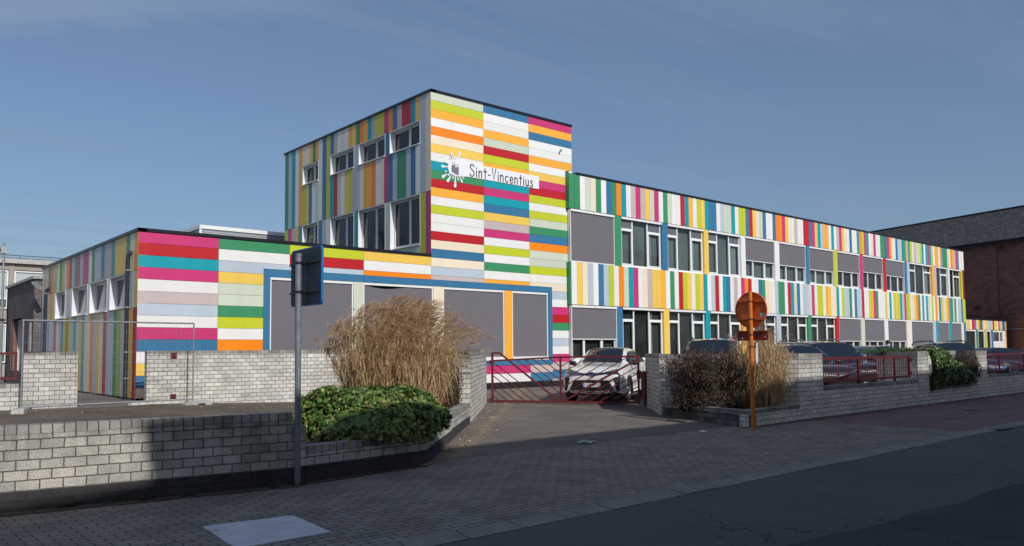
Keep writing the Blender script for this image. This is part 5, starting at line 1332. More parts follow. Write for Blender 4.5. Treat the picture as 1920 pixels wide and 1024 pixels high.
M['cabin'] = simple('dark_cabin', (0.03, 0.03, 0.032), rough=0.9)
M['silver_trim'] = simple('silver_trim', (0.36, 0.36, 0.36), rough=0.5, metal=0.2)
M['plate'] = simple('plate_white', (0.72, 0.72, 0.72), rough=0.4)
M['plate_red'] = simple('plate_red', (0.22, 0.01, 0.02), rough=0.4)
M['plate_blue'] = simple('plate_blue', (0.02, 0.05, 0.32), rough=0.4)
M['badge_blue'] = simple('badge_blue', (0.03, 0.12, 0.35), rough=0.25)
# stations: x, zb, zt, wr, zr, wb, zbelt, wm, zm, ws   (L 4.39 W 1.80 H 1.56)
SUV = [(2.195, .32, .70, .40, .69, .52, .67, .56, .52, .50), (2.16, .25, .82, .52, .80, .66, .76, .71, .53, .64), (2.06, .20, .93, .58, .92, .77, .86, .83, .56, .77), (1.85, .19, 1.0, .60, .985, .81, .93, .885, .60, .83),
       (1.35, .19, 1.055, .63, 1.035, .82, .97, .90, .66, .84), (1.0, .19, 1.10, .66, 1.07, .82, 1.0, .895, .66, .845), (.6, .19, 1.345, .62, 1.30, .81, 1.03, .885, .66, .845), (.15, .19, 1.535, .565, 1.48, .80, 1.05, .88, .66, .845),
       (-.5, .19, 1.56, .55, 1.50, .80, 1.07, .88, .66, .845), (-1.2, .19, 1.525, .53, 1.46, .80, 1.09, .895, .68, .84), (-1.6, .2, 1.44, .53, 1.37, .79, 1.10, .895, .7, .83), (-1.95, .24, 1.18, .60, 1.14, .76, 1.06, .86, .7, .79), (-2.12, .30, 1.02, .60, .99, .70, .93, .79, .68, .72), (-2.195, .4, .85, .5, .83, .58, .8, .64, .65, .58)]
VAN = [(2.195, .32, .70, .44, .69, .56, .67, .60, .52, .55), (2.16, .25, .80, .55, .78, .70, .74, .74, .53, .68), (2.06, .20, .90, .60, .89, .79, .84, .84, .56, .79), (1.85, .19, .96, .62, .945, .82, .90, .89, .60, .83),
       (1.55, .19, 1.0, .66, .985, .83, .94, .90, .66, .84), (1.3, .19, 1.05, .68, 1.02, .83, .96, .895, .66, .845), (.85, .19, 1.33, .66, 1.28, .82, .98, .885, .66, .845), (.45, .19, 1.52, .64, 1.46, .815, .99, .88, .66, .845),
       (-.5, .19, 1.56, .64, 1.50, .815, 1.0, .88, .66, .845), (-1.5, .19, 1.55, .63, 1.49, .815, 1.0, .885, .68, .84), (-1.95, .2, 1.52, .62, 1.45, .81, 1.0, .88, .7, .83), (-2.10, .24, 1.30, .64, 1.25, .79, .98, .86, .7, .80), (-2.16, .30, 1.0, .66, .97, .76, .92, .82, .68, .75), (-2.195, .4, .85, .6, .83, .7, .8, .74, .65, .68)]
def herm(xs, ys, x):
    n = len(xs)
    for i in range(n - 1):
        if xs[i] >= x >= xs[i + 1]: break
    h = xs[i + 1] - xs[i]; t = (x - xs[i]) / h
    def sl(k):
        if k == 0: return (ys[1] - ys[0]) / (xs[1] - xs[0])
        if k == n - 1: return (ys[-1] - ys[-2]) / (xs[-1] - xs[-2])
        a = (ys[k] - ys[k - 1]) / (xs[k] - xs[k - 1]); c = (ys[k + 1] - ys[k]) / (xs[k + 1] - xs[k])
        if a * c <= 0: return 0.0
        return 2 * a * c / (a + c)
    m0, m1 = sl(i) * h, sl(i + 1) * h
    return (2 * t ** 3 - 3 * t * t + 1) * ys[i] + (t ** 3 - 2 * t * t + t) * m0 + (-2 * t ** 3 + 3 * t * t) * ys[i + 1] + (t ** 3 - t * t) * m1
def make_car(label, loc, rz, L=4.39, W=1.80, H=1.56, tpl=SUV, col=(0.6, 0.6, 0.58), metal=0.1, rails=False, hero=False, name='parked_car', cat='car', plate=None, rough=0.25, trimcol='trim', wheel_r=0.34):
    kx, ky, kz = L / 4.39, W / 1.80, H / 1.56
    gz = yard(loc[0], loc[1]) + 0.005
    car = thing(name, label, cat, (loc[0], loc[1], gz), rz, group='parked cars')
    body = paint('car_paint', col, metal, rough)
    st = [(s[0] * kx, s[1], *[s[i] * (kz if i in (2, 4, 6, 8) else ky) for i in range(2, 10)]) for s in tpl]
    # s: x zb zt wr zr wb zbelt wm zm ws
    X = [s[0] for s in st]; cols = list(zip(*st))
    n = int(L / 0.045); dense = sorted(set([X[0] - (X[0] - X[-1]) * i / n for i in range(n + 1)] + X), reverse=True)
    wx = (1.36 * kx, -1.30 * kx); RA = wheel_r + 0.055
    seg = [2, 4, 7, 5, 3, 3, 1]
    grid = []
    for x in dense:
        g = [herm(X, cols[i], x) for i in range(1, 10)]
        zb, zt, wr, zr, wb, zbl, wm, zm, ws = g
        P = [(0, zt), (wr * 0.55, zt - (zt - zr) * 0.22), (wr, zr), (wb, zbl), (wm, zm), (wm - 0.005, zm - (zm - zb) * 0.45), (ws, zb + 0.02), (0, zb)]
        row = []
        for k in range(7):
            a, c = P[k], P[k + 1]
            p0 = P[k - 1] if k > 0 else (-P[1][0], P[1][1]); p3 = P[k + 2] if k < 6 else c
            for q in range(seg[k]):
                t = q / seg[k]
                if k in (0, 1, 3, 4, 5):
                    y = 0.5 * (2 * a[0] + (c[0] - p0[0]) * t + (2 * p0[0] - 5 * a[0] + 4 * c[0] - p3[0]) * t * t + (3 * a[0] - p0[0] - 3 * c[0] + p3[0]) * t ** 3)
                    z = 0.5 * (2 * a[1] + (c[1] - p0[1]) * t + (2 * p0[1] - 5 * a[1] + 4 * c[1] - p3[1]) * t * t + (3 * a[1] - p0[1] - 3 * c[1] + p3[1]) * t ** 3)
                    if k in (1, 3): # keep creases at roof edge and belt
                        y = y * 0.4 + (a[0] + (c[0] - a[0]) * t) * 0.6; z = z * 0.4 + (a[1] + (c[1] - a[1]) * t) * 0.6
                else:
                    bow = 0.025 * math.sin(math.pi * t) if k == 2 else 0
                    y = a[0] + (c[0] - a[0]) * t + bow; z = a[1] + (c[1] - a[1]) * t
                row.append([x, y, z])
        row.append([x, 0, zb])
        for wxx in wx:
            dx = abs(x - wxx)
            if dx < RA:
                za = wheel_r + math.sqrt(RA * RA - dx * dx)
                for q in row[sum(seg[:3]):]:
                    if q[2] < za and q[1] > 0.30: q[2] = za
        grid.append(row)
    ncol = len(grid[0])
    b2, b3 = seg[0] + seg[1], sum(seg[:3])
    roof_x = X[7] ; cowl_x = X[5]; rear_x0, rear_x1 = X[10], X[11]
    parts = {}
    def put(key, vs, fl):
        mb = parts.setdefault(key, MB()); v = [Vector(p) for p in vs]
        mb.add(v if fl > 0 else [v[0], v[3], v[2], v[1]], [(0, 1, 2, 3)], 0, True)
    pil = (0.12 * kx, -1.02 * kx)
    full = MB()
    for i in range(len(grid) - 1):
        for j in range(ncol - 1):
            q = [grid[i][j], grid[i + 1][j], grid[i + 1][j + 1], grid[i][j + 1]]
            xm = (q[0][0] + q[1][0]) / 2; zm_ = sum(p[2] for p in q) / 4
            for sgn in (1, -1):
                v = [(p[0], p[1] * sgn, p[2]) for p in q]
                key = 'body'
                if j < b2 - 1 and roof_x + 0.03 < xm < cowl_x - 0.03: key = 'windshield'
                elif j < b2 - 1 and rear_x1 + 0.05 < xm < rear_x0 - 0.02: key = 'rear_window'
                elif b2 + 1 <= j < b3 - (0 if xm > 0.3 else 0) and -1.62 * kx < xm < cowl_x - 0.22 * kx:
                    if abs(xm - pil[0]) < 0.05 or abs(xm - pil[1]) < 0.05: key = 'trim'
                    else: key = 'side_window_%d%d' % (sgn > 0, 0 if xm > pil[0] else (1 if xm > pil[1] else 2))
                elif b3 <= j < b3 + 9 and -1.0 * kx < xm < 0.98 * kx and hero: key = 'door_%d%d' % (sgn > 0, 0 if xm > -0.02 else 1)
                elif j >= b3 + 10 and (j < ncol - 1) and zm_ < 0.55: key = 'trim'
                if key in ('body', 'trim') and j == ncol - 2: key = 'trim'
                put(key, v, sgn)
                full.add(v if sgn > 0 else [v[0], v[3], v[2], v[1]], [(0, 1, 2, 3)])
    # close the ends
    for idx, fl in ((0, 1), (-1, -1)):
        r_ = grid[idx]
        for j in range(ncol - 1):
            for sgn in (1, -1):
                v = [(r_[j][0], r_[j][1] * sgn, r_[j][2]), (r_[j + 1][0], r_[j + 1][1] * sgn, r_[j + 1][2]), (r_[j + 1][0], 0, r_[j + 1][2]), (r_[j][0], 0, r_[j][2])]
                put('body', v, sgn * fl); full.add(v, [(0, 1, 2, 3)])
    names = {'windshield': 'windshield', 'rear_window': 'rear_window', 'trim': 'sill_trim', 'body': 'body'}
    bodyo = None
    for key, mb in parts.items():
        if key.startswith('side_window'): nm, mt = 'side_window', M['car_glass']
        elif key.startswith('door'): nm, mt = 'door', body
        elif key in ('windshield', 'rear_window'): nm, mt = key, M['car_glass']
        elif key == 'trim': nm, mt = 'sill_trim', M['trim']
        else: nm, mt = 'body', body
        o = mb.build(nm, mt, car)
        bmq = bmesh.new(); bmq.from_mesh(o.data); bmesh.ops.remove_doubles(bmq, verts=bmq.verts, dist=0.0004)
        bmesh.ops.recalc_face_normals(bmq, faces=bmq.faces) if nm == 'body' else None
        bmq.to_mesh(o.data); bmq.free()
        if nm == 'body': bodyo = o
    bvh = BVHTree.FromPolygons([Vector(v) for v in full.v], full.f)
    def fx(y, z, e=0.006, s=1):
        h = bvh.ray_cast(Vector((4 * s, y, z)), Vector((-s, 0, 0)))
        return Vector((h[0].x + e * s, y, z)) if h[0] else Vector((L / 2 * s * 0.98, y, z))
    def sy(x, z, s, e=0.006):
        h = bvh.ray_cast(Vector((x, 3 * s, z)), Vector((0, -s, 0)))
        return Vector((x, h[0].y + e * s, z)) if h[0] else Vector((x, W / 2 * s, z))
    def strip2(mb, top, bot, f, sub=4, rows=3):
        def dens(pl):
            out = []
            for i in range(len(pl) - 1):
                for k in range(sub): t = k / sub; out.append((pl[i][0] + (pl[i + 1][0] - pl[i][0]) * t, pl[i][1] + (pl[i + 1][1] - pl[i][1]) * t))
            out.append(pl[-1]); return out
        T, B = dens(top), dens(bot); n = len(T); vs = []
        for r_ in range(rows + 1):
            q = r_ / rows
            for i in range(n): vs.append(f(T[i][0] * (1 - q) + B[i][0] * q, T[i][1] * (1 - q) + B[i][1] * q))
        mb.add(vs, [(r_ * n + i, r_ * n + i + 1, (r_ + 1) * n + i + 1, (r_ + 1) * n + i) for r_ in range(rows) for i in range(n - 1)], 0, True)
    z_ = kz; y_ = ky
    # lights, grille, bumper
    for s in (1, -1):
        b = MB(); strip2(b, [(0.36 * y_ * s, .845 * z_), (0.55 * y_ * s, .90 * z_), (0.80 * y_ * s, .965 * z_)], [(0.37 * y_ * s, .805 * z_), (0.58 * y_ * s, .79 * z_), (0.79 * y_ * s, .83 * z_)], lambda y, z: fx(y, z, 0.008)); b.build('headlight', M['lamp'], car)
        if hero:
            b = MB(); strip2(b, [(0.36 * s, .855), (0.55 * s, .912), (0.80 * s, .98)], [(0.36 * s, .846), (0.55 * s, .902), (0.80 * s, .966)], lambda y, z: fx(y, z, 0.010)); b.build('headlight_trim', M['trim'], car)
            b = MB(); strip2(b, [(0.62 * s, .70), (0.78 * s, .70)], [(0.70 * s, .36), (0.78 * s, .34)], lambda y, z: fx(y, z, 0.007)); b.build('fog_light_slot', M['trim'], car)
            b = MB(); strip2(b, [(0.55 * s, .345), (0.64 * s, .40)], [(0.55 * s, .31), (0.68 * s, .33)], lambda y, z: fx(y, z, 0.010)); b.build('bumper_flap', M['silver_trim'], car)
        b = MB(); strip2(b, [(0.55 * y_ * s, .98 * z_), (0.74 * y_ * s, .99 * z_)], [(0.58 * y_ * s, .80 * z_), (0.76 * y_ * s, .80 * z_)], lambda y, z: fx(y, z, 0.006, -1)); b.build('tail_light', M['tail'], car)
    b = MB()
    if hero:
        strip2(b, [(-0.50, .635), (0, .645), (0.50, .635)], [(-0.64, .36), (0, .33), (0.64, .36)], lambda y, z: fx(y, z, 0.006), sub=8)
    else:
        strip2(b, [(-0.50 * y_, .62 * z_), (0, .64 * z_), (0.50 * y_, .62 * z_)], [(-0.56 * y_, .30 * z_), (0, .29 * z_), (0.56 * y_, .30 * z_)], lambda y, z: fx(y, z, 0.006), sub=8)
    b.build('lower_grille', M['black'], car)
    b = MB(); strip2(b, [(-0.37 * y_, .845 * z_), (0, .79 * z_), (0.37 * y_, .845 * z_)], [(-0.37 * y_, .80 * z_), (0, .74 * z_), (0.37 * y_, .80 * z_)], lambda y, z: fx(y, z, 0.007), sub=8); g_ = b.build('grille', M['black'], car)
    if not hero:
        b = MB()
        for zz in (.80,): strip2(b, [(-0.40 * y_, zz * z_), (0, (zz - .03) * z_), (0.40 * y_, zz * z_)], [(-0.40 * y_, (zz - .016) * z_), (0, (zz - .046) * z_), (0.40 * y_, (zz - .016) * z_)], lambda y, z: fx(y, z, 0.012), sub=8, rows=1)
        b.build('grille_bar', M['silver_trim'], car)
    b = MB(); strip2(b, [(-0.60 * y_, .325 * z_), (0, .29 * z_), (0.60 * y_, .325 * z_)], [(-0.60 * y_, .29 * z_), (0, .255 * z_), (0.60 * y_, .29 * z_)], lambda y, z: fx(y, z, 0.012), sub=8); b.build('bumper_strip', M['silver_trim' if hero else 'trim'], car)
    # badge
    b = MB(); c0 = fx(0, .80 * z_, 0.02); n_ = 20
    if hero:
        b.prism([(c0.x, 0.085 * math.cos(2 * math.pi * i / n_), c0.z + 0.058 * math.sin(2 * math.pi * i / n_)) for i in range(n_)], (0.006, 0, 0)); bo = b.build('emblem', M['badge_blue'], car)
        b = MB(); E_ = lambda a, c, dz=0.0, dx=0.008: [(c0.x + dx, a * math.cos(2 * math.pi * i / n_), c0.z + dz + c * math.sin(2 * math.pi * i / n_)) for i in range(n_ + 1)]
        b.tube(E_(0.085, 0.058), 0.007, 5, cap=False); b.tube(E_(0.026, 0.052, dx=0.009), 0.005, 5, cap=False); b.tube(E_(0.055, 0.020, 0.028, dx=0.010), 0.005, 5, cap=False); b.build('emblem_rings', M['chrome'], bo)
    else:
        b.prism([(c0.x, 0.05 * math.cos(2 * math.pi * i / n_), c0.z + 0.05 * math.sin(2 * math.pi * i / n_)) for i in range(n_)], (0.006, 0, 0)); b.build('emblem', M['chrome'], car)
    # plate
    pz = (.505 if hero else .45 * z_); pc = fx(0, pz, 0.02)
    b = MB(); b.box(pc.x, pc.x + 0.008, -0.26, 0.26, pz - 0.056, pz + 0.056); po = b.build('number_plate', M['plate'], car)
    b = MB(); b.box(pc.x + 0.0083, pc.x + 0.0095, -0.259, -0.215, pz - 0.055, pz + 0.055); b.build('plate_band', M['plate_blue'], po)
    if plate:
        cu = bpy.data.curves.new('plate_text', 'FONT'); cu.body = plate; cu.size = 0.105; cu.align_x = 'CENTER'; cu.align_y = 'CENTER'; cu.extrude = 0.0006; cu.offset = 0.002
        to = bpy.data.objects.new('plate_text_src', cu); COL.objects.link(to)
        dg = bpy.context.evaluated_depsgraph_get(); me = bpy.data.meshes.new_from_object(to.evaluated_get(dg)); bpy.data.objects.remove(to)
        me.transform(Matrix(((0, 0, 1, 0), (1, 0, 0, 0), (0, 1, 0, 0), (0, 0, 0, 1)))); me.materials.clear(); me.materials.append(M['plate_red'])
        mo = bpy.data.objects.new('plate_lettering', me); COL.objects.link(mo); mo.parent = po; mo.location = (pc.x + 0.0100, 0.02, pz)
    # wheels
    for wxx in wx:
        for s in (1, -1):
            wy = (W / 2 - 0.115) * s
            prof = [(wheel_r * .64, -.10), (wheel_r * .72, -.108), (wheel_r * .93, -.105), (wheel_r, -.08), (wheel_r, .08), (wheel_r * .93, .105), (wheel_r * .72, .108), (wheel_r * .64, .10)]
            b = MB(); n_ = 28; vs = []
            for i in range(n_):
                a = 2 * math.pi * i / n_
                for (r_, y0) in prof: vs.append((r_ * math.cos(a), y0, r_ * math.sin(a)))
            k = len(prof); b.add(vs, [(i * k + j, i * k + j + 1, ((i + 1) % n_) * k + j + 1, ((i + 1) % n_) * k + j) for i in range(n_) for j in range(k - 1)], 0, True)
            w = b.build('wheel', M['tyre'], car); w.location = (wxx, wy, wheel_r)
            b = MB(); yo = 0.075 * s
            b.tube([(wheel_r * .66 * math.cos(2 * math.pi * i / 24), yo, wheel_r * .66 * math.sin(2 * math.pi * i / 24)) for i in range(25)], 0.018, 6, cap=False)
            for q in range(5):
                for dd in (-0.13, 0.13):
                    a = 2 * math.pi * q / 5 + dd + 0.3; c_ = Vector((math.cos(a), 0, math.sin(a)))
                    b.obox(c_ * (wheel_r * .36) + Vector((0, yo, 0)), c_, (0, 1, 0), c_.cross(Vector((0, 1, 0))), wheel_r * .29, 0.012, 0.016)
            b.tube([(0, yo - 0.02, 0), (0, yo + 0.02, 0)], 0.05, 10); b.build('rim', M['rim'], w)
            b = MB(); b.tube([(0, 0.03 * s, 0), (0, 0.035 * s, 0)], wheel_r * .66, 20); b.build('dark_backing_disc', M['black'], w)  # plain black disc that backs the gaps between the spokes
            b = MB(); vs = []; n_ = 16
            for i in range(n_ + 1):
                a = math.pi * i / n_ * 1.1 - 0.05 * math.pi
                for yy in (0.0, -0.30 * s): vs.append((RA * math.cos(a), yy + 0.06 * s, RA * math.sin(a)))
            b.add(vs, [(2 * i, 2 * i + 1, 2 * i + 3, 2 * i + 2) for i in range(n_)]); b.build('wheel_arch', M['trim'], car).location = (wxx, wy, wheel_r)
            if hero or True:
                b = MB(); pts = []
                for i in range(15):
                    a = math.pi * i / 14; p = sy(wxx + (RA + 0.012) * math.cos(a), wheel_r + (RA + 0.012) * math.sin(a), s, 0.004); pts.append(p)
                b.tube(pts, 0.018, 5); b.build('arch_trim', M['trim'], car)
    # mirrors and handles
    for s in (1, -1):
        xm = cowl_x - 0.28 * kx; zm_ = 1.08 * kz; p = sy(xm, zm_ - 0.03, s, 0)
        b = MB(); n1 = 10; c = p + Vector((0.02, 0.13 * s, 0.04)); vs = []
        for j in range(7):
            v = -math.pi / 2 + math.pi * j / 6
            for i in range(n1):
                u = 2 * math.pi * i / n1; vs.append(c + Vector((0.07 * math.cos(v) * math.cos(u), 0.115 * math.sin(v), 0.075 * math.cos(v) * math.sin(u))))
        b.add(vs, [(j * n1 + i, j * n1 + (i + 1) % n1, (j + 1) * n1 + (i + 1) % n1, (j + 1) * n1 + i) for j in range(6) for i in range(n1)], 0, True)
        b.tube([p - Vector((0, 0.02 * s, 0)), c], 0.022, 6); b.build('mirror', M['trim'], car)
        for xh in (0.1 * kx - 0.12, -0.80 * kx):
            pts = [sy(xh + dx, 0.93 * kz, s, e) for dx, e in ((0.09, 0.005), (0.06, 0.03), (-0.06, 0.03), (-0.09, 0.005))]
            b = MB(); b.tube(pts, 0.012, 5); b.build('door_handle', M['chrome'] if not hero else body, car)
        # door seams
        b = MB()
        for xd in (1.0 * kx, 0.0, -1.0 * kx):
            pts = [sy(xd + (0.05 * (z - 0.3)), z, s, 0.002) for z in [0.34 + k * 0.075 for k in range(9)] if z < 0.98 * kz and not any(math.hypot(xd + 0.05 * (z - .3) - w_, z - wheel_r) < RA + 0.02 for w_ in wx)]
            if len(pts) > 1: b.tube(pts, 0.005, 4)
        b.build('door_seam', M['black'], car)
    # hood seam and wipers
    b = MB()
    for s in (1, -1):
        b.tube([(cowl_x + 0.04, 0.05 + 0.30 * s, st[5][2] + 0.012), (cowl_x - 0.10, 0.05 + 0.02 * s, st[5][2] + 0.075)], 0.008, 5)
    b.build('wiper', M['black'], car)
    b = MB(); b.obox((-0.55 * kx, 0, 0.62 * kz), (1, 0, 0), (0, 1, 0), (0, 0, 1), 1.35 * kx, 0.70 * ky, 0.28 * kz)
    for (xs_, ys_) in ((0.05, .36), (0.05, -.36)): b.obox((xs_ * kx - 0.1, ys_, 1.02 * kz), (1, 0, 0.0), (0, 1, 0), (-0.2, 0, 1), 0.07, 0.24, 0.22); b.obox((xs_ * kx - 0.15, ys_, 1.30 * kz), (1, 0, 0), (0, 1, 0), (-0.2, 0, 1), 0.05, 0.12, 0.09)
    b.build('seats', M['cabin'], car)
    if rails:
        for s in (1, -1):
            ys_ = 0.57 * ky * s if tpl is SUV else 0.62 * ky * s; zr_ = 1.53 * kz
            b = MB(); b.tube([(0.05 * kx, ys_, zr_ - 0.05), (-0.05 * kx, ys_, zr_ + 0.05), (-0.3 * kx, ys_, zr_ + 0.075), (-1.1 * kx, ys_, zr_ + 0.06), (-1.45 * kx, ys_, zr_ + 0.02), (-1.55 * kx, ys_, zr_ - 0.08)], 0.022, 6); b.build('roof_rail', M['silver_trim' if rails == 'silver' else 'black'], car)
    b = MB(); b.tube([(0.0 * kx + (0.1 if tpl is VAN else -1.3), 0, 1.53 * kz), (-0.08 * kx + (0.1 if tpl is VAN else -1.3), 0, 1.53 * kz + 0.14)], 0.006, 5); b.build('antenna', M['black'], car)
    return car
make_car('white compact suv facing the street behind the closed red gate', (2.45, -5.86), R(209), col=(0.76, 0.75, 0.71), metal=0.05, hero=True, plate='1-YBK-915', rough=0.3)
make_car('dark grey van seen nose on above the brown hedge', (3.2, -9.1), R(213), L=4.4, W=1.83, H=1.83, tpl=VAN, col=(0.045, 0.047, 0.058), metal=0.5, rails='black', name='parked_van', cat='van')
make_car('black hatchback behind the red railing nearest the dry grass', (5.55, -10.2), R(90 - 210), L=4.25, W=1.80, H=1.66, col=(0.008, 0.009, 0.013))
make_car('black roof railed people carrier behind the black hatchback', (7.95, -9.8), R(90 - 211), L=4.5, W=1.84, H=1.76, tpl=VAN, col=(0.01, 0.011, 0.018), rails='silver')
make_car('silver beige car with stripes mirrored in its windows beside the masked person', (10.5, -10.5), R(90 - 201), L=4.1, W=1.76, H=1.62, col=(0.26, 0.25, 0.235), metal=0.75)
make_car('blue car with black roof rails behind the climbing ivy', (15.4, -10.8), R(90 - 222), L=4.6, W=1.85, H=1.74, col=(0.015, 0.045, 0.11), metal=0.5, rails='black')
make_car('dark blue low car behind the right hand railing', (20.6, -10.8), R(90 - 215), L=4.5, W=1.8, H=1.52, col=(0.014, 0.016, 0.035), metal=0.4)

# ================================================================== PERSON behind the silver car
pg = yard(12.35, -9.9)
per = thing('person', 'person in a dark jacket, black cap and pale blue face mask behind the silver car', 'person', (12.35, -9.9, pg), R(205))
skin = simple('skin', (0.42, 0.25, 0.18), rough=0.55, var=0.05); jacket = simple('dark_jacket', (0.02, 0.021, 0.026), rough=0.8, bump=0.4, bscale=30); trousers = simple('dark_trousers', (0.03, 0.032, 0.045), rough=0.85)
V = {}; verts = []; rad = []
def jn(k, p, r): V[k] = len(verts); verts.append(p); rad.append(r)
# local: x forward, y left
jn('pel', (0, 0, .95), (.15, .12)); jn('waist', (0, 0, 1.10), (.145, .11)); jn('chest', (.01, 0, 1.30), (.17, .125)); jn('ubk', (0, 0, 1.43), (.13, .10)); jn('neck', (.01, 0, 1.50), (.062, .062)); jn('nk2', (.02, 0, 1.56), (.058, .058))
jn('chin', (.045, 0, 1.60), (.068, .075)); jn('head', (.03, 0, 1.67), (.078, .098)); jn('crown', (.015, 0, 1.735), (.07, .085))
ed = [('pel', 'waist'), ('waist', 'chest'), ('chest', 'ubk'), ('ubk', 'neck'), ('neck', 'nk2'), ('nk2', 'chin'), ('chin', 'head'), ('head', 'crown')]
for s, n_ in ((1, 'l'), (-1, 'r')):
    jn('sh' + n_, (0, .17 * s, 1.42), (.075, .075)); jn('el' + n_, (-.02, .25 * s, 1.15), (.052, .052)); jn('wr' + n_, (.12, .23 * s, .95), (.036, .03)); jn('pa' + n_, (.17, .22 * s, .88), (.042, .02))
    jn('hp' + n_, (0, .095 * s, .88), (.095, .095)); jn('kn' + n_, (.02, .10 * s, .50), (.062, .062)); jn('an' + n_, (-.01, .10 * s, .09), (.043, .043)); jn('to' + n_, (.15, .11 * s, .035), (.045, .035))
    ed += [('ubk', 'sh' + n_), ('sh' + n_, 'el' + n_), ('el' + n_, 'wr' + n_), ('wr' + n_, 'pa' + n_), ('pel', 'hp' + n_), ('hp' + n_, 'kn' + n_), ('kn' + n_, 'an' + n_), ('an' + n_, 'to' + n_)]
    for f, (dx, dy, ln) in enumerate(((.030, .022, .075), (.034, .008, .082), (.034, -.006, .078), (.028, -.02, .062), (.0, .035, .055))):
        k1, k2 = 'f%s%da' % (n_, f), 'f%s%db' % (n_, f)
        jn(k1, (.17 + dx, (.22 + dy * 0.9) * s, .85), (.009, .009)); jn(k2, (.17 + dx * 0.9, (.22 + dy * 1.1) * s, .85 - ln), (.007, .007)); ed += [('pa' + n_, k1), (k1, k2)]
me = bpy.data.meshes.new('body'); me.from_pydata(verts, [(V[a], V[c]) for a, c in ed], []); bo = bpy.data.objects.new('body', me); COL.objects.link(bo); bo.parent = per
sk = bo.modifiers.new('skin', 'SKIN'); sk.use_smooth_shade = True
for i, r_ in enumerate(rad): me.skin_vertices[0].data[i].radius = r_
me.skin_vertices[0].data[0].use_root = True
ss = bo.modifiers.new('sub', 'SUBSURF'); ss.levels = 2; ss.render_levels = 2
dg = bpy.context.evaluated_depsgraph_get(); nm = bpy.data.meshes.new_from_object(bo.evaluated_get(dg)); bo.modifiers.clear(); bo.data = nm
nm.materials.clear()
for mt in (skin, jacket, trousers): nm.materials.append(mt)
for p in nm.polygons:
    c = p.center; hand = (c.z < .955 and abs(c.y) > .175 and c.x > .10)
    p.material_index = 0 if (c.z > 1.535 or hand) else (1 if (c.z > .93 or abs(c.y) > .20) else 2); p.use_smooth = True
def ellip(mb, c, r, z0=-1, z1=1, n=18, m_=10, fx_=None):
    vs = []
    for j in range(m_ + 1):
        v = math.asin(z0 + (z1 - z0) * j / m_)
        for i in range(n):
            u = 2 * math.pi * i / n; vs.append((c[0] + r[0] * math.cos(v) * math.cos(u), c[1] + r[1] * math.cos(v) * math.sin(u), c[2] + r[2] * math.sin(v)))
    mb.add(vs, [(j * n + i, j * n + (i + 1) % n, (j + 1) * n + (i + 1) % n, (j + 1) * n + i) for j in range(m_) for i in range(n)], 0, True)
b = MB(); ellip(b, (.022, 0, 1.715), (.115, .095, .09), 0.05, 1); b.prism([(.10, -.07, 1.715), (.17, -.06, 1.705), (.195, 0, 1.702), (.17, .06, 1.705), (.10, .07, 1.715)], (0, 0, .012)); b.build('cap', M['black'], per)
b = MB(); ellip(b, (.012, 0, 1.68), (.098, .088, .075), -0.7, 0.6); b.build('hair', simple('dark_hair', (0.015, 0.011, 0.009), rough=0.7), per) if False else None
b = MB(); ellip(b, (.075, 0, 1.615), (.062, .066, .052), -0.95, 0.8); b.build('face_mask', simple('pale_blue_mask', (0.45, 0.62, 0.72), rough=0.8), per)
b = MB(); ellip(b, (.118, 0, 1.668), (.02, .014, .025)); b.build('nose', skin, per)
for s in (1, -1):
    b = MB(); ellip(b, (.105, .033 * s, 1.683), (.012, .014, .010), n=10, m_=6); b.build('eye', M['black'], per)
    b = MB(); ellip(b, (.02, .088 * s, 1.655), (.022, .012, .034), n=10, m_=6); b.build('ear', skin, per)

# ================================================================== STREET HOUSES (shade the road), LIGHT, CAMERA
SUN_EL, SUN_AZ = R(34), R(-7)            # azimuth measured from -Y, negative = towards -X
sd = Vector((math.sin(SUN_AZ) * math.cos(SUN_EL), -math.cos(SUN_AZ) * math.cos(SUN_EL), math.sin(SUN_EL)))   # towards the sun
street_house('brick terrace across the street shading the right part of the road', -14.45, 48, -27.5, 10.56, 1.5, M['house_brick'])
street_house('lower brick house across the street shading the left part of the road', -60, -14.6, -27.5, 9.88, 1.2, M['house_brick'])

sun = bpy.data.lights.new('sun', 'SUN'); sun.energy = 3.35; sun.angle = R(0.53); sun.color = (1.0, 0.962, 0.91)
so = bpy.data.objects.new('sun', sun); COL.objects.link(so); so.rotation_euler = (-sd).to_track_quat('-Z', 'Y').to_euler(); so.location = (0, -40, 40)
w = bpy.data.worlds.new('World'); scn.world = w; w.use_nodes = True
nt = w.node_tree; n = nt.nodes; l = nt.links; bg = n['Background']
sky = n.new('ShaderNodeTexSky'); sky.sky_type = 'NISHITA'; sky.sun_disc = False; sky.sun_elevation = SUN_EL
sky.sun_rotation = math.atan2(sd.x, sd.y)
sky.air_density = 1.0; sky.dust_density = 2.0; sky.ozone_density = 4.5; sky.altitude = 50
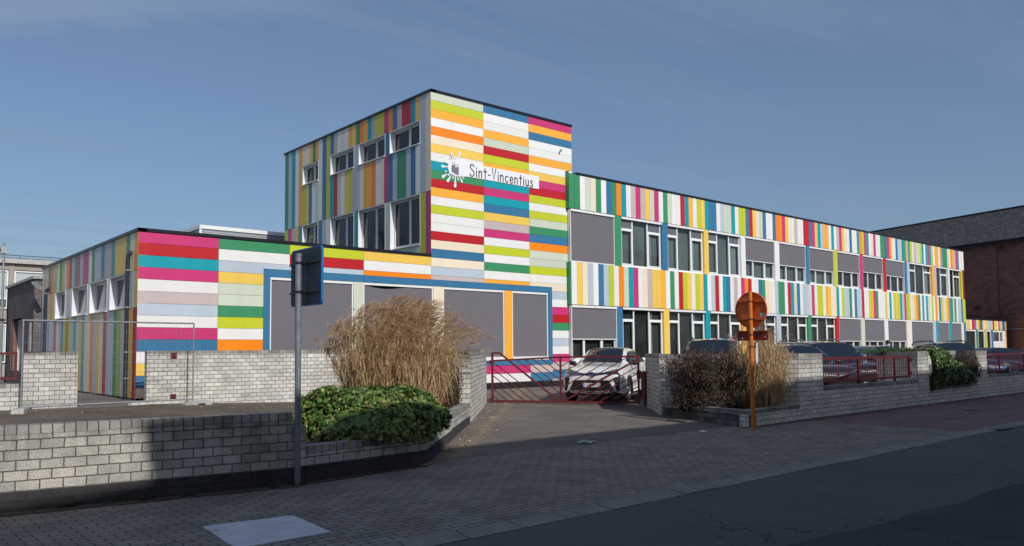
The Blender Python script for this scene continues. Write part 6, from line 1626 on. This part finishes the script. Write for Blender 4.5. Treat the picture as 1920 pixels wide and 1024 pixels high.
# thin cirrus veils
tc = n.new('ShaderNodeTexCoord'); sx_ = n.new('ShaderNodeSeparateXYZ'); l.new(tc.outputs['Generated'], sx_.inputs[0])
ad = n.new('ShaderNodeMath'); ad.operation = 'MAXIMUM'; ad.inputs[1].default_value = 0.03; l.new(sx_.outputs[2], ad.inputs[0])
dv = n.new('ShaderNodeVectorMath'); dv.operation = 'DIVIDE'; cb = n.new('ShaderNodeCombineXYZ')
for k in range(3): l.new(ad.outputs[0], cb.inputs[k])
l.new(tc.outputs['Generated'], dv.inputs[0]); l.new(cb.outputs[0], dv.inputs[1])
mp = n.new('ShaderNodeMapping'); mp.inputs['Rotation'].default_value = (0, 0, R(38)); mp.inputs['Scale'].default_value = (0.28, 1.5, 1); mp.inputs['Location'].default_value = (0.6, 0.2, 0); l.new(dv.outputs[0], mp.inputs['Vector'])
nz = n.new('ShaderNodeTexNoise'); nz.inputs['Scale'].default_value = 0.9; nz.inputs['Detail'].default_value = 10; nz.inputs['Roughness'].default_value = 0.62; nz.inputs['Distortion'].default_value = 0.5; l.new(mp.outputs[0], nz.inputs['Vector'])
mr = n.new('ShaderNodeMapRange'); mr.inputs[1].default_value = 0.50; mr.inputs[2].default_value = 0.80; mr.inputs[3].default_value = 0.22; mr.inputs[4].default_value = 0.7; l.new(nz.outputs[0], mr.inputs[0])
dt = n.new('ShaderNodeVectorMath'); dt.operation = 'DOT_PRODUCT'; dt.inputs[1].default_value = (0.74, 0.67, 0); l.new(dv.outputs[0], dt.inputs[0])
dt2 = n.new('ShaderNodeVectorMath'); dt2.operation = 'DOT_PRODUCT'; dt2.inputs[1].default_value = (0.67, -0.74, 0); l.new(dv.outputs[0], dt2.inputs[0])
nw = n.new('ShaderNodeTexNoise'); nw.inputs['Scale'].default_value = 5.0; nw.inputs['Detail'].default_value = 9; nw.inputs['Roughness'].default_value = 0.7; l.new(dv.outputs[0], nw.inputs['Vector'])
sa_ = n.new('ShaderNodeMath'); sa_.operation = 'MULTIPLY_ADD'; sa_.inputs[1].default_value = 0.35; l.new(nw.outputs[0], sa_.inputs[0]); l.new(dt.outputs['Value'], sa_.inputs[2])
b1 = n.new('ShaderNodeMapRange'); b1.inputs[1].default_value = 2.26; b1.inputs[2].default_value = 2.40; b1.inputs[3].default_value = 1.0; b1.inputs[4].default_value = 0.0; l.new(sa_.outputs[0], b1.inputs[0])
b2_ = n.new('ShaderNodeMapRange'); b2_.inputs[1].default_value = -1.5; b2_.inputs[2].default_value = -0.55; b2_.inputs[3].default_value = 1.0; b2_.inputs[4].default_value = 0.0; l.new(dt2.outputs['Value'], b2_.inputs[0])
bm_ = n.new('ShaderNodeMath'); bm_.operation = 'MULTIPLY'; l.new(b1.outputs[0], bm_.inputs[0]); l.new(b2_.outputs[0], bm_.inputs[1])
bs_ = n.new('ShaderNodeMath'); bs_.operation = 'MULTIPLY_ADD'; bs_.inputs[1].default_value = 0.55; bs_.use_clamp = True; l.new(bm_.outputs[0], bs_.inputs[0]); l.new(mr.outputs[0], bs_.inputs[2])
mx = n.new('ShaderNodeMix'); mx.data_type = 'RGBA'; mx.inputs[7].default_value = (2.45, 3.3, 4.75, 1); l.new(bs_.outputs[0], mx.inputs[0]); l.new(sky.outputs[0], mx.inputs[6])
l.new(mx.outputs[2], bg.inputs['Color']); bg.inputs['Strength'].default_value = 0.098

cam = bpy.data.cameras.new('camera'); co = bpy.data.objects.new('camera', cam); COL.objects.link(co); scn.camera = co
f_, cy_, yaw, pit, rol, cx_, cyy, cz_ = 1475.5944, 569.125, 0.71476, 0.05963, -0.007932, -15.4821, -22.0471, 1.58
F_ = Vector((math.sin(yaw) * math.cos(pit), math.cos(yaw) * math.cos(pit), math.sin(pit))); r_ = Vector((math.cos(yaw), -math.sin(yaw), 0)); u__ = r_.cross(F_)
r2 = r_ * math.cos(rol) + u__ * math.sin(rol); u2 = -r_ * math.sin(rol) + u__ * math.cos(rol)
co.matrix_world = Matrix(((r2.x, u2.x, -F_.x, cx_), (r2.y, u2.y, -F_.y, cyy), (r2.z, u2.z, -F_.z, cz_), (0, 0, 0, 1)))
cam.sensor_width = 36; cam.lens = 36 * f_ / 1920; cam.shift_y = (cy_ - 512) / 1920; cam.clip_start = 0.05; cam.clip_end = 5000
scn.view_settings.view_transform = 'Standard'; scn.view_settings.look = 'None'; scn.view_settings.exposure = 0.0; scn.view_settings.gamma = 1.0
